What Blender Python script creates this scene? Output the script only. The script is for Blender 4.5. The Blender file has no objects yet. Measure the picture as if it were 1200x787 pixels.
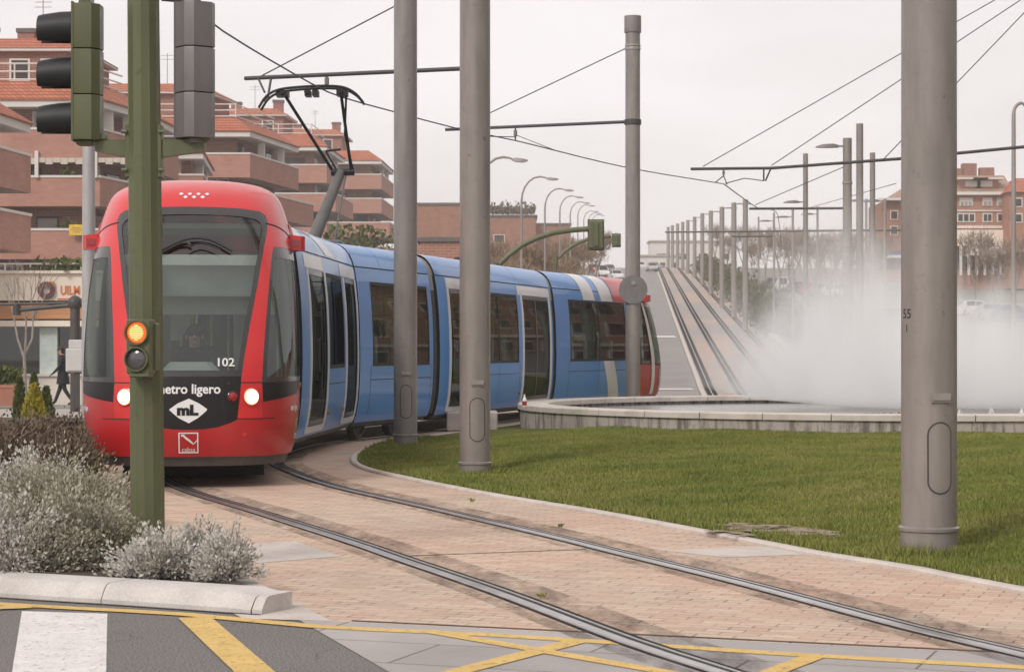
import bpy, bmesh, math, random
import numpy as np
from mathutils import Vector, Matrix
random.seed(7)
RNG = np.random.default_rng(11)
PI = math.pi
SC = bpy.context.scene
COL = SC.collection
F, CX, HY, CH = 2470.0, 600.0, 408.0, 1.41       # focal length in photo pixels, principal column, horizon row, eye height

def at(px, Y, py=None, Z=None):
    """a point seen at column px at depth Y (Z from the row when it is given)"""
    if Z is None and py is None: Z = 0
    if Z is None:
        Z = CH - (py - HY) * Y / F
    return Vector(((px - CX) * Y / F, Y, Z))

def lerp(a, b, t): return a + (b - a) * t
def sstep(t):
    t = min(1, max(0, t)); return t * t * (3 - 2 * t)

# ------------------------------------------------------------------ terrain
TM = ([-60, 55, 75, 97, 106, 111, 117, 354, 420, 1400, 1500],
      [0, 0, -.45, -.95, -.62, -.32, .06, 14.9, 16.2, 12, 12])
TL = ([-60, 50, 63, 110, 135, 169, 224, 265, 354, 420, 1400],
      [0, 0, -.3, -1.5, -.4, 3, 7.5, 10, 15.2, 16.5, 12])
def H(x, y):
    m = float(np.interp(y, *TM)); l = float(np.interp(y, *TL))
    return lerp(l, m, sstep((x + 15) / 8))

# ------------------------------------------------------------------ materials
M = {}
def nodes(name):
    m = bpy.data.materials.new(name); m.use_nodes = True
    nt = m.node_tree; nt.nodes.clear()
    out = nt.nodes.new('ShaderNodeOutputMaterial')
    M[name] = m
    return m, nt, out
def nn(nt, t, **kw):
    n = nt.nodes.new(t)
    for k, v in kw.items():
        if k.startswith('i_'):
            n.inputs[k[2:].replace('_', ' ')].default_value = v
        else:
            setattr(n, k, v)
    return n
def rgba(c): return (c[0], c[1], c[2], 1)
def mixc(nt, fac, a, b, blend='MIX'):
    n = nn(nt, 'ShaderNodeMix', data_type='RGBA', blend_type=blend)
    n.clamp_factor = True
    if isinstance(fac, (int, float)): n.inputs[0].default_value = fac
    else: nt.links.new(fac, n.inputs[0])
    for i, v in ((6, a), (7, b)):
        if isinstance(v, (tuple, list)): n.inputs[i].default_value = rgba(v)
        else: nt.links.new(v, n.inputs[i])
    return n.outputs[2]
def pos(nt, scale=(1, 1, 1), rot=(0, 0, 0), obj=False):
    if obj:
        g = nn(nt, 'ShaderNodeTexCoord').outputs['Object']
    else:
        g = nn(nt, 'ShaderNodeNewGeometry').outputs['Position']
    mp = nn(nt, 'ShaderNodeMapping')
    mp.inputs['Scale'].default_value = scale; mp.inputs['Rotation'].default_value = rot
    nt.links.new(g, mp.inputs['Vector'])
    return mp.outputs['Vector']
def noise(nt, vec, scale, detail=4, rough=.55):
    n = nn(nt, 'ShaderNodeTexNoise'); n.inputs['Scale'].default_value = scale
    n.inputs['Detail'].default_value = detail; n.inputs['Roughness'].default_value = rough
    nt.links.new(vec, n.inputs['Vector'])
    return n.outputs['Fac']
def ramp(nt, fac, p0, p1, c0=0., c1=1.):
    n = nn(nt, 'ShaderNodeMapRange'); n.inputs[1].default_value = p0; n.inputs[2].default_value = p1
    n.inputs[3].default_value = c0; n.inputs[4].default_value = c1
    nt.links.new(fac, n.inputs[0]); return n.outputs[0]
def bsdf(nt, out, col, rough=.6, metal=0., spec=.5, coat=0.):
    b = nn(nt, 'ShaderNodeBsdfPrincipled')
    if isinstance(col, (tuple, list)): b.inputs['Base Color'].default_value = rgba(col)
    else: nt.links.new(col, b.inputs['Base Color'])
    if isinstance(rough, (int, float)): b.inputs['Roughness'].default_value = rough
    else: nt.links.new(rough, b.inputs['Roughness'])
    b.inputs['Metallic'].default_value = metal
    b.inputs['Specular IOR Level'].default_value = spec
    b.inputs['Coat Weight'].default_value = coat; b.inputs['Coat Roughness'].default_value = .06
    nt.links.new(b.outputs[0], out.inputs['Surface'])
    return b
def bump(nt, b, h, strength=.3, dist=.01):
    n = nn(nt, 'ShaderNodeBump'); n.inputs['Strength'].default_value = strength; n.inputs['Distance'].default_value = dist
    nt.links.new(h, n.inputs['Height']); nt.links.new(n.outputs[0], b.inputs['Normal'])
def mat(name, col, rough=.6, metal=0., var=.12, scale=4., stretch=(1, 1, 1), fine=0., spec=.5, coat=0., bmp=0., bscale=60., dirt=None, dscale=2., damt=.5, obj=False):
    m, nt, out = nodes(name)
    v = pos(nt, stretch, obj=obj)
    c = mixc(nt, ramp(nt, noise(nt, v, scale), .3, .7), tuple(x * (1 - var) for x in col), tuple(min(1, x * (1 + var)) for x in col))
    if fine:
        c = mixc(nt, fine, c, mixc(nt, ramp(nt, noise(nt, v, scale * 25, 2), .35, .65), tuple(x * .45 for x in col), tuple(min(1, x * 1.5) for x in col)))
    if dirt:
        c = mixc(nt, ramp(nt, noise(nt, v, dscale, 6, .65), .52, .72, 0, damt), c, dirt)
    b = bsdf(nt, out, c, rough, metal, spec, coat)
    if bmp:
        bump(nt, b, noise(nt, v, bscale, 3), bmp)
    return m
def glass(name, tint, refl=.08, rough=.02, ior=1.5, lim=.42):
    m, nt, out = nodes(name)
    t = nn(nt, 'ShaderNodeBsdfTransparent'); t.inputs[0].default_value = rgba(tint)
    g = nn(nt, 'ShaderNodeBsdfGlossy'); g.inputs['Roughness'].default_value = rough; g.inputs[0].default_value = (.90, .95, .92, 1)
    fr = nn(nt, 'ShaderNodeFresnel'); fr.inputs['IOR'].default_value = ior
    mx = nn(nt, 'ShaderNodeMath', operation='ADD'); nt.links.new(fr.outputs[0], mx.inputs[0]); mx.inputs[1].default_value = refl; mn = nn(nt, 'ShaderNodeMath', operation='MINIMUM'); nt.links.new(mx.outputs[0], mn.inputs[0]); mn.inputs[1].default_value = lim; mx = mn
    ms = nn(nt, 'ShaderNodeMixShader'); nt.links.new(mx.outputs[0], ms.inputs[0]); nt.links.new(t.outputs[0], ms.inputs[1]); nt.links.new(g.outputs[0], ms.inputs[2])
    nt.links.new(ms.outputs[0], out.inputs['Surface'])
    return m
def emit(name, col, strength):
    m, nt, out = nodes(name)
    e = nn(nt, 'ShaderNodeEmission'); e.inputs[0].default_value = rgba(col); e.inputs[1].default_value = strength
    nt.links.new(e.outputs[0], out.inputs['Surface']); return m
def brickmat(name, c1, c2, mortar, bw=.25, rh=.075, ms=.006, rot=(0, 0, 0), vert=False, var=.12, rough=.85, dirt=None, damt=.4, dscale=.6, bmp=.25, offset=.5, wear=.0, joint=None):
    """brick pattern in world space; vert: courses run up the wall"""
    m, nt, out = nodes(name)
    g = nn(nt, 'ShaderNodeNewGeometry').outputs['Position']
    if vert:
        sx = nn(nt, 'ShaderNodeSeparateXYZ'); nt.links.new(g, sx.inputs[0])
        ad = nn(nt, 'ShaderNodeMath', operation='ADD'); nt.links.new(sx.outputs[0], ad.inputs[0]); nt.links.new(sx.outputs[1], ad.inputs[1])
        cb = nn(nt, 'ShaderNodeCombineXYZ'); nt.links.new(ad.outputs[0], cb.inputs[0]); nt.links.new(sx.outputs[2], cb.inputs[1])
        vec = cb.outputs[0]
    else:
        mp = nn(nt, 'ShaderNodeMapping'); mp.inputs['Rotation'].default_value = rot; nt.links.new(g, mp.inputs['Vector']); vec = mp.outputs['Vector']
    br = nn(nt, 'ShaderNodeTexBrick'); br.offset = offset
    br.inputs['Scale'].default_value = 1; br.inputs['Brick Width'].default_value = bw; br.inputs['Row Height'].default_value = rh
    br.inputs['Mortar Size'].default_value = ms; br.inputs['Mortar Smooth'].default_value = .3; br.inputs['Bias'].default_value = 0
    br.inputs['Color1'].default_value = rgba(c1); br.inputs['Color2'].default_value = rgba(c2); br.inputs['Mortar'].default_value = rgba(mortar)
    nt.links.new(vec, br.inputs['Vector'])
    v = pos(nt)
    c = mixc(nt, ramp(nt, noise(nt, v, .9, 5), .3, .7), tuple([1 - var] * 3), tuple([1 + var] * 3))
    c = mixc(nt, 1., br.outputs['Color'], c, 'MULTIPLY')
    if joint:
        # joints that are open and dark only here and there, and lighter or redder courses in large drifts
        jm = nn(nt, 'ShaderNodeMath', operation='MULTIPLY'); nt.links.new(br.outputs['Fac'], jm.inputs[0]); nt.links.new(ramp(nt, noise(nt, v, 2.6, 5, .7), .46, .62, .06, .85), jm.inputs[1])
        c = mixc(nt, jm.outputs[0], c, joint)
        c = mixc(nt, ramp(nt, noise(nt, v, .45, 4, .6), .42, .62, 0, .5), c, mixc(nt, 1., c, (1.10, .93, .90), 'MULTIPLY'))
        c = mixc(nt, ramp(nt, noise(nt, v, 38, 3, .7), .45, .75, 0, .45), c, mixc(nt, 1., c, (.70, .68, .66), 'MULTIPLY'))
    if wear:
        c = mixc(nt, ramp(nt, noise(nt, v, 14, 4, .7), .5, .75, 0, wear), c, tuple(x * .5 for x in c1))
    if dirt:
        c = mixc(nt, ramp(nt, noise(nt, v, dscale, 6, .65), .5, .74, 0, damt), c, dirt)
    b = bsdf(nt, out, c, rough, spec=.3)
    bump(nt, b, br.outputs['Fac'], -bmp, .004)
    return m

# ------------------------------------------------------------------ mesh builder
class MB:
    def __init__(s): s.v = []; s.f = []; s.m = []
    def add(s, verts, faces, mi=0, mtx=None):
        o = len(s.v)
        if mtx is not None: verts = [mtx @ Vector(p) for p in verts]
        s.v += [tuple(p) for p in verts]
        s.f += [tuple(o + i for i in f) for f in faces]; s.m += [mi] * len(faces)
        return s
    def box(s, c, d, mi=0, rz=0, bev=0., mtx=None):
        x, y, z = (q / 2 for q in d)
        R = Matrix.Translation(Vector(c)) @ Matrix.Rotation(rz, 4, 'Z')
        if mtx is not None: R = mtx @ R
        if not bev:
            vs = [(-x, -y, -z), (x, -y, -z), (x, y, -z), (-x, y, -z), (-x, -y, z), (x, -y, z), (x, y, z), (-x, y, z)]
            return s.add(vs, [(0, 3, 2, 1), (4, 5, 6, 7), (0, 1, 5, 4), (1, 2, 6, 5), (2, 3, 7, 6), (3, 0, 4, 7)], mi, R)
        bev = min(bev, x * .9, y * .9, z * .9)
        def ring(ix, z0):
            a, b_, k = x - ix, y - ix, bev * .6
            return [(-a + k, -b_, z0), (a - k, -b_, z0), (a, -b_ + k, z0), (a, b_ - k, z0), (a - k, b_, z0), (-a + k, b_, z0), (-a, b_ - k, z0), (-a, -b_ + k, z0)]
        return s.loft([ring(bev, -z), ring(0, -z + bev), ring(0, z - bev), ring(bev, z)], mi, True, R)
    def loft(s, rings, mi=0, caps=True, mtx=None, closed=True):
        n = len(rings[0]); vs = [p for r in rings for p in r]; fs = []
        for i in range(len(rings) - 1):
            for j in range(n if closed else n - 1):
                k = (j + 1) % n
                fs.append((i * n + j, i * n + k, (i + 1) * n + k, (i + 1) * n + j))
        if caps and closed:
            fs.append(tuple(range(n - 1, -1, -1))); fs.append(tuple((len(rings) - 1) * n + j for j in range(n)))
        return s.add(vs, fs, mi, mtx)
    def tube(s, path, r, n=8, mi=0, caps=True, mtx=None):
        P = [Vector(p) for p in path]; rs = r if isinstance(r, (list, tuple)) else [r] * len(P)
        rings = []; up = None
        for i, p in enumerate(P):
            d = (P[min(i + 1, len(P) - 1)] - P[max(i - 1, 0)]).normalized()
            if up is None:
                up = Vector((0, 0, 1)) if abs(d.z) < .9 else Vector((0, 1, 0))
            a = d.cross(up)
            if a.length < 1e-4: a = d.cross(Vector((1, 0, 0)))
            a.normalize(); b = a.cross(d).normalized(); up = b
            rings.append([p + (a * math.cos(t) + b * math.sin(t)) * rs[i] for t in (2 * PI * k / n for k in range(n))])
        return s.loft(rings, mi, caps, mtx)
    def lathe(s, prof, n=20, mi=0, mtx=None, caps=True):
        rings = [[(r * math.cos(2 * PI * k / n), r * math.sin(2 * PI * k / n), z) for k in range(n)] for r, z in prof]
        return s.loft(rings, mi, caps, mtx)
    def prism(s, poly, z0, z1, mi=0, mtx=None):
        return s.loft([[(p[0], p[1], z0) for p in poly], [(p[0], p[1], z1) for p in poly]], mi, True, mtx)
    def disc(s, c, nrm, r, n=20, mi=0, h=.01):
        c = Vector(c); nrm = Vector(nrm).normalized()
        return s.tube([c - nrm * h / 2, c + nrm * h / 2], r, n, mi)
    def ball(s, c, r, n=10, m_=6, mi=0, mtx=None):
        r = r if isinstance(r, (tuple, list)) else (r, r, r)
        rings = []
        for i in range(m_ + 1):
            t = PI * (i + .02 if i == 0 else i - .02 if i == m_ else i) / m_
            rings.append([(c[0] + r[0] * math.sin(t) * math.cos(2 * PI * k / n), c[1] + r[1] * math.sin(t) * math.sin(2 * PI * k / n), c[2] - r[2] * math.cos(t)) for k in range(n)])
        return s.loft(rings, mi, True, mtx)
    def build(s, name, mats, parent=None, smooth=None, loc=None, rz=0):
        me = bpy.data.meshes.new(name)
        me.from_pydata(s.v, [], s.f)
        if not isinstance(mats, (list, tuple)): mats = [mats]
        for m in mats: me.materials.append(M[m] if isinstance(m, str) else m)
        if len(mats) > 1:
            me.polygons.foreach_set('material_index', s.m)
        if smooth:
            me.shade_smooth()
            if smooth is not True: me.set_sharp_from_angle(angle=math.radians(smooth))
        me.update()
        o = bpy.data.objects.new(name, me); COL.objects.link(o)
        if parent is not None: o.parent = parent
        if loc is not None: o.location = loc
        o.rotation_euler.z = rz
        return o
def tag(o, label, cat, group=None):
    o['label'] = label; o['category'] = cat
    if group: o['group'] = group
    return o
def thing(name, label, cat, loc=(0, 0, 0), rz=0, group=None):
    o = bpy.data.objects.new(name, None); COL.objects.link(o)
    o.empty_display_size = .2
    o.location = loc; o.rotation_euler.z = rz
    return tag(o, label, cat, group)
def kind(o, k): o['kind'] = k; return o
def dup(root, loc, rz=0, label=None, scale=None):
    def cp(o, par):
        c = o.copy(); COL.objects.link(c)
        if par is not None: c.parent = par
        for ch in [x for x in bpy.data.objects if x.parent == o]: cp(ch, c)
        return c
    r = cp(root, None); r.location = loc; r.rotation_euler.z = rz
    if label: r['label'] = label
    if scale: r.scale = scale if isinstance(scale, (tuple, list)) else (scale,) * 3
    return r

def clip(poly, ax, val, ge):
    out = []; n = len(poly)
    for i in range(n):
        p, q = poly[i], poly[(i + 1) % n]
        a = (p[ax] >= val - 1e-9) if ge else (p[ax] <= val + 1e-9)
        b = (q[ax] >= val - 1e-9) if ge else (q[ax] <= val + 1e-9)
        if a: out.append(p)
        if a != b:
            d = q[ax] - p[ax]
            t = (val - p[ax]) / d if abs(d) > 1e-12 else 0
            out.append((p[0] + (q[0] - p[0]) * t, p[1] + (q[1] - p[1]) * t))
    return out
def patch(mb, poly, fn, du, dv, mi=0):
    """lay the flat outline poly (u, v) on the curved surface fn(u, v), cut into cells du x dv"""
    us = [p[0] for p in poly]; vs = [p[1] for p in poly]
    u0, u1, v0, v1 = min(us), max(us), min(vs), max(vs)
    nu = max(1, math.ceil((u1 - u0) / du - 1e-6)); nv = max(1, math.ceil((v1 - v0) / dv - 1e-6))
    cache = {}; base = len(mb.v); vl = []; fl = []
    for i in range(nu):
        a, b = lerp(u0, u1, i / nu), lerp(u0, u1, (i + 1) / nu)
        col = clip(clip(poly, 0, a, True), 0, b, False)
        if len(col) < 3: continue
        for j in range(nv):
            c, d = lerp(v0, v1, j / nv), lerp(v0, v1, (j + 1) / nv)
            q = clip(clip(col, 1, c, True), 1, d, False)
            idx = []
            for p in q:
                k = (round(p[0], 6), round(p[1], 6))
                if k not in cache:
                    cache[k] = len(vl); vl.append(tuple(fn(*p)))
                if not idx or idx[-1] != cache[k]: idx.append(cache[k])
            if len(idx) > 1 and idx[0] == idx[-1]: idx.pop()
            if len(set(idx)) < 3: continue
            seen = []
            for x in idx:
                if x not in seen: seen.append(x)
            fl.append(tuple(seen))
    mb.add(vl, fl, mi)
    return mb
def rect(a0, a1, b0, b1): return [(a0, b0), (a1, b0), (a1, b1), (a0, b1)]
def cubic(tab, p):
    """smooth interpolation through a table of (p, values...)"""
    n = len(tab)
    if p <= tab[0][0]: return tab[0][1:]
    if p >= tab[-1][0]: return tab[-1][1:]
    i = max(k for k in range(n - 1) if tab[k][0] <= p)
    x0, x1 = tab[i][0], tab[i + 1][0]; h = x1 - x0; t = (p - x0) / h
    res = []
    for c in range(1, len(tab[0])):
        y0, y1 = tab[i][c], tab[i + 1][c]; s = (y1 - y0) / h
        def slope(k):
            if k == 0 or k == n - 1: return (tab[min(k + 1, n - 1)][c] - tab[max(k - 1, 0)][c]) / (tab[min(k + 1, n - 1)][0] - tab[max(k - 1, 0)][0])
            a = (tab[k][c] - tab[k - 1][c]) / (tab[k][0] - tab[k - 1][0]); b = (tab[k + 1][c] - tab[k][c]) / (tab[k + 1][0] - tab[k][0])
            return 0 if a * b <= 0 else 2 * a * b / (a + b)
        m0, m1 = slope(i), slope(i + 1)
        res.append((2 * t**3 - 3 * t * t + 1) * y0 + (t**3 - 2 * t * t + t) * h * m0 + (-2 * t**3 + 3 * t * t) * y1 + (t**3 - t * t) * h * m1)
    return res
def smooth_path(pts, step):
    """Catmull-Rom through pts, resampled every step metres"""
    P = [Vector(p) for p in pts]; P = [P[0] * 2 - P[1]] + P + [P[-1] * 2 - P[-2]]
    out = []
    for i in range(1, len(P) - 2):
        n = max(2, int((P[i + 1] - P[i]).length / step))
        for k in range(n):
            t = k / n
            out.append(.5 * ((2 * P[i]) + (P[i + 1] - P[i - 1]) * t + (2 * P[i - 1] - 5 * P[i] + 4 * P[i + 1] - P[i + 2]) * t * t + (3 * P[i] - P[i - 1] - 3 * P[i + 1] + P[i + 2]) * t**3))
    out.append(P[-2]); return out
def offset(path, d):
    """shift a plan path sideways (+ is to the right when walking along it)"""
    out = []
    for i, p in enumerate(path):
        t = path[min(i + 1, len(path) - 1)] - path[max(i - 1, 0)]
        n = Vector((t.y, -t.x)).normalized()
        out.append(Vector((p.x + n.x * d, p.y + n.y * d)))
    return out
def strip(path, d0, d1, z, name, m, parent=None, terrain=True):
    a, b = offset(path, d0), offset(path, d1); mb = MB(); n = len(path)
    zz = (lambda p: z + (H(p.x, p.y) if terrain else 0))
    mb.add([(p.x, p.y, zz(p)) for p in a] + [(p.x, p.y, zz(p)) for p in b], [(i, i + 1, n + i + 1, n + i) for i in range(n - 1)])
    return mb.build(name, m, parent)
def textmesh(body, size, bold=0.):
    """flat letter outlines: returns vertices (x, y) and faces, centred"""
    cu = bpy.data.curves.new('lettering', 'FONT'); cu.body = body; cu.size = size; cu.align_x = 'CENTER'; cu.align_y = 'CENTER'; cu.resolution_u = 3; cu.offset = bold
    o = bpy.data.objects.new('lettering', cu); COL.objects.link(o)
    dg = bpy.context.evaluated_depsgraph_get(); me = o.evaluated_get(dg).to_mesh()
    v = [(x.co.x, x.co.y) for x in me.vertices]; f = [tuple(p.vertices) for p in me.polygons]
    bpy.data.objects.remove(o); bpy.data.curves.remove(cu)
    return v, f
# ------------------------------------------------------------------ the materials of this place
m, nt, out = nodes('asphalt')
v = pos(nt)
c = mixc(nt, ramp(nt, noise(nt, v, 1.4, 5, .6), .35, .7), (.145, .132, .128), (.205, .188, .18))
c = mixc(nt, .75, c, mixc(nt, ramp(nt, noise(nt, v, 95, 2), .38, .62), (.075, .068, .066), (.30, .28, .265)))
wv = nn(nt, 'ShaderNodeVectorMath', operation='ADD'); nt.links.new(v, wv.inputs[0]); nz = nn(nt, 'ShaderNodeTexNoise'); nz.inputs['Scale'].default_value = 2.5; nz.inputs['Detail'].default_value = 5; nt.links.new(v, nz.inputs['Vector'])
sv = nn(nt, 'ShaderNodeVectorMath', operation='SCALE'); nt.links.new(nz.outputs['Color'], sv.inputs[0]); sv.inputs['Scale'].default_value = .55; nt.links.new(sv.outputs[0], wv.inputs[1])
vo = nn(nt, 'ShaderNodeTexVoronoi', feature='DISTANCE_TO_EDGE'); vo.inputs['Scale'].default_value = .75; nt.links.new(wv.outputs[0], vo.inputs['Vector'])
cm = nn(nt, 'ShaderNodeMath', operation='MULTIPLY'); nt.links.new(ramp(nt, vo.outputs['Distance'], .001, .007, .6, 0), cm.inputs[0]); nt.links.new(ramp(nt, noise(nt, v, 1.1, 3), .45, .6), cm.inputs[1])
c = mixc(nt, cm.outputs[0], c, (.05, .045, .043))
b = bsdf(nt, out, c, .9, spec=.2); bump(nt, b, noise(nt, v, 120, 2), .5, .004)
mat('road_far', (.27, .25, .238), .8, var=.1, scale=.3)
mat('far_ground', (.2, .19, .165), .9, var=.25, scale=.15)
mat('pavement', (.4, .36, .32), .85, var=.12, scale=.6)
brickmat('pavers', (.545, .39, .30), (.625, .51, .395), (.49, .37, .29), .2, .1, .0065, rot=(0, 0, math.radians(20)), var=.13, rough=.8, dirt=(.33, .26, .21), damt=.35, dscale=.9, wear=.3, joint=(.13, .095, .08))
brickmat('granite_slabs', (.37, .34, .33), (.42, .385, .365), (.14, .13, .125), 1.5, .62, .008, rot=(0, 0, math.radians(20)), var=.1, rough=.75, dirt=(.28, .255, .245), damt=.6, dscale=1.6, bmp=.15, wear=.15)
mat('pale_stone', (.56, .50, .455), .8, var=.12, scale=2.5, fine=.12, dirt=(.36, .31, .27), dscale=3, damt=.55, bmp=.2, bscale=40)
mat('kerb_stone', (.585, .55, .52), .85, var=.12, scale=3, fine=.14, dirt=(.36, .31, .27), dscale=2.2, damt=.6, bmp=.25, bscale=30)
mat('grout', (.085, .072, .064), .95, var=.25, scale=5)
mat('rail_seal', (.040, .036, .034), .95, spec=.08, var=.35, scale=3, fine=.3, dirt=(.16, .13, .11), dscale=2.5, damt=.5)
m, nt, out = nodes('rail_stain')
v = pos(nt, (1, .22, 1), (0, 0, math.radians(20))); b = bsdf(nt, out, (.085, .07, .062), .9, spec=.1)
nt.links.new(ramp(nt, noise(nt, v, 5, 6, .75), .36, .76, 0, .58), b.inputs['Alpha'])
m, nt, out = nodes('hill_paving')
v = pos(nt, (1, .25, 1))
c = mixc(nt, ramp(nt, noise(nt, v, .22, 5, .6), .42, .6), (.33, .30, .285), (.44, .335, .275))
bsdf(nt, out, c, .85)
mat('rail_steel', (.50, .48, .47), .3, metal=.9, var=.15, scale=6, stretch=(1, 1, 1))
mat('rail_groove', (.02, .018, .017), .8)
mat('soil', (.085, .06, .045), .95, var=.35, scale=5, fine=.4)
m, nt, out = nodes('dry_soil')
v = pos(nt); c = mixc(nt, ramp(nt, noise(nt, v, 18, 5, .7), .3, .7), (.19, .15, .09), (.36, .29, .205)); b = bsdf(nt, out, c, .95)
nt.links.new(ramp(nt, noise(nt, v, 6, 5, .7), .38, .5), b.inputs['Alpha'])
for n_, c_, e_ in (('white_paint', (.80, .76, .75), (.66, .62, .60)), ('yellow_paint', (.74, .51, .17), (.60, .40, .13))):
    m, nt, out = nodes(n_)
    v = pos(nt)
    c = mixc(nt, ramp(nt, noise(nt, v, 5, 5, .65), .35, .7), c_, e_)
    c = mixc(nt, ramp(nt, noise(nt, v, 70, 3, .6), .5, .7, 0, .45), c, (.34, .30, .27))
    b = bsdf(nt, out, c, .8, spec=.25)
    nt.links.new(ramp(nt, noise(nt, v, 22, 6, .78), .34, .44, .25, 1), b.inputs['Alpha'])
# grass
m, nt, out = nodes('lawn')
v = pos(nt)
c = mixc(nt, ramp(nt, noise(nt, v, 1.1, 5, .6), .35, .65), (.10, .128, .024), (.175, .178, .045))
c = mixc(nt, ramp(nt, noise(nt, v, .5, 4, .6), .55, .75, 0, .55), c, (.20, .17, .062))
c = mixc(nt, .35, c, mixc(nt, noise(nt, v, 60, 3), (.03, .045, .01), (.17, .16, .05)))
b = bsdf(nt, out, c, .9, spec=.15); bump(nt, b, noise(nt, v, 45, 4), .8, .03)
m, nt, out = nodes('grass_blades')
v = pos(nt)
c = mixc(nt, ramp(nt, noise(nt, v, 1.1, 5, .6), .35, .65), (.125, .175, .032), (.285, .29, .07))
c = mixc(nt, ramp(nt, noise(nt, v, .8, 6, .68), .48, .68, 0, .75), c, (.37, .31, .125))
c = mixc(nt, .4, c, mixc(nt, noise(nt, v, 25, 2), (.10, .135, .022), (.30, .285, .09)))
b = bsdf(nt, out, c, .7, spec=.2)
# foliage
def leafmat(name, a, b_, c_, scale=20):
    m, nt, out = nodes(name)
    v = pos(nt)
    c = mixc(nt, ramp(nt, noise(nt, v, scale, 3), .35, .65), a, b_)
    c = mixc(nt, ramp(nt, noise(nt, v, scale * .22, 3), .5, .7, 0, .7), c, c_)
    bsdf(nt, out, c, .75, spec=.2)
leafmat('silver_leaf', (.47, .455, .405), (.68, .65, .60), (.36, .345, .285), 14)
leafmat('greygreen_leaf', (.335, .32, .235), (.51, .485, .385), (.24, .235, .145), 10)
leafmat('brown_leaf', (.115, .075, .05), (.20, .145, .10), (.13, .12, .07), 14)
leafmat('gold_leaf', (.46, .37, .03), (.30, .29, .04), (.56, .43, .04), 9)
leafmat('green_leaf', (.07, .095, .025), (.13, .15, .045), (.17, .17, .06), 9)
leafmat('hedge_leaf', (.09, .095, .04), (.16, .15, .075), (.07, .075, .035), 2)
leafmat('twig', (.27, .205, .16), (.38, .30, .24), (.31, .24, .185), 2)
leafmat('rust_twig', (.26, .165, .10), (.36, .25, .17), (.20, .14, .09), 1.2)
mat('bark', (.24, .19, .155), .9, var=.25, scale=6)
mat('pale_bark', (.34, .29, .25), .9, var=.25, scale=12)
# street metal
def polemat(name, col, rough, metal, streak):
    m, nt, out = nodes(name)
    v = pos(nt, (1, 1, .14)); v2 = pos(nt)
    c = mixc(nt, ramp(nt, noise(nt, v, 9, 5, .6), .35, .68), tuple(x * (1 - streak) for x in col), tuple(x * (1 + streak) for x in col))
    c = mixc(nt, ramp(nt, noise(nt, v, 2.2, 6, .7), .5, .7, 0, .45), c, tuple(x * .72 for x in col))
    c = mixc(nt, ramp(nt, noise(nt, v2, 16, 5, .7), .56, .72, 0, .45), c, tuple(x * .58 for x in col))
    c = mixc(nt, ramp(nt, noise(nt, v2, 7, 2), .72, .76, 0, .6), c, tuple(x * .4 for x in col))
    c = mixc(nt, ramp(nt, noise(nt, v2, 3, 3), .4, .7, 0, .35), c, tuple(x * 1.18 for x in col))
    b = bsdf(nt, out, c, ramp(nt, noise(nt, v2, 20, 3), .3, .7, rough - .08, rough + .1), metal)
    bump(nt, b, noise(nt, v2, 90, 2), .08, .003)
polemat('pole_grey', (.262, .235, .217), .38, .15, .15)
polemat('pole_far', (.31, .28, .26), .5, .1, .08)
polemat('galvanised', (.42, .405, .40), .45, .25, .12)
polemat('olive', (.105, .112, .052), .42, .0, .1)
polemat('head_grey', (.185, .17, .168), .45, .1, .1)
mat('visor_black', (.010, .010, .012), .55, var=.2)
mat('dark_metal', (.06, .052, .05), .5, var=.2)
mat('black_rod', (.018, .016, .016), .5, metal=.2)
mat('wire', (.06, .052, .05), .6, metal=.2)
mat('insulator', (.20, .17, .15), .4)
emit('amber_light', (1, .17, .035), 1.0); emit('amber_core', (1, .58, .22), 1.5)
emit('headlight_lit', (1, .93, .78), 3.5); emit('headlight_rim', (1, .62, .30), 1.15)
mat('lens_off', (.09, .085, .09), .15, var=.25, scale=25, coat=.5)
mat('stencil', (.02, .018, .017), .8)
# tram
mat('tram_red', (.64, .016, .018), .3, var=.05, scale=1.5, coat=.4)
mat('tram_edge', (.42, .49, .58), .35, var=.05)
mat('tram_red_low', (.47, .014, .018), .38, var=.1, scale=2.5, coat=.3, dirt=(.35, .05, .035), dscale=3, damt=.4)
mat('tram_blue', (.06, .265, .66), .3, var=.06, scale=1.2, coat=.4, dirt=(.10, .25, .5), dscale=2, damt=.4)
mat('tram_white', (.80, .79, .79), .35, var=.05, scale=2, coat=.3)
mat('tram_black', (.010, .009, .010), .4, spec=.35)
mat('tram_frit', (.035, .033, .034), .25, coat=.4)
mat('tram_grey', (.07, .065, .062), .6, var=.2, scale=3, dirt=(.16, .13, .11), dscale=3, damt=.5)
mat('bellows', (.085, .08, .078), .8, var=.15)
mat('bellows_top', (.30, .285, .27), .7, var=.15)
mat('rubber', (.02, .019, .018), .7)
mat('inner_pale', (.74, .75, .73), .6, var=.05)
mat('inner_grey', (.40, .42, .42), .6, var=.08)
mat('inner_dark', (.05, .05, .052), .6)
mat('seat_cloth', (.10, .15, .13), .8)
mat('handrail', (.6, .45, .06), .35)
mat('red_lens', (.30, .008, .010), .12, coat=.6)
mat('amber_lens', (.45, .19, .03), .2)
mat('pantograph_grey', (.13, .125, .12), .5, var=.15)
glass('windscreen_glass', (.62, .69, .65), .045)
glass('side_glass', (.34, .39, .355), .0, lim=.15)
glass('cab_side_glass', (.34, .40, .36), .0, lim=.16)
glass('shop_glass', (.1, .1, .1), .04)
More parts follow.
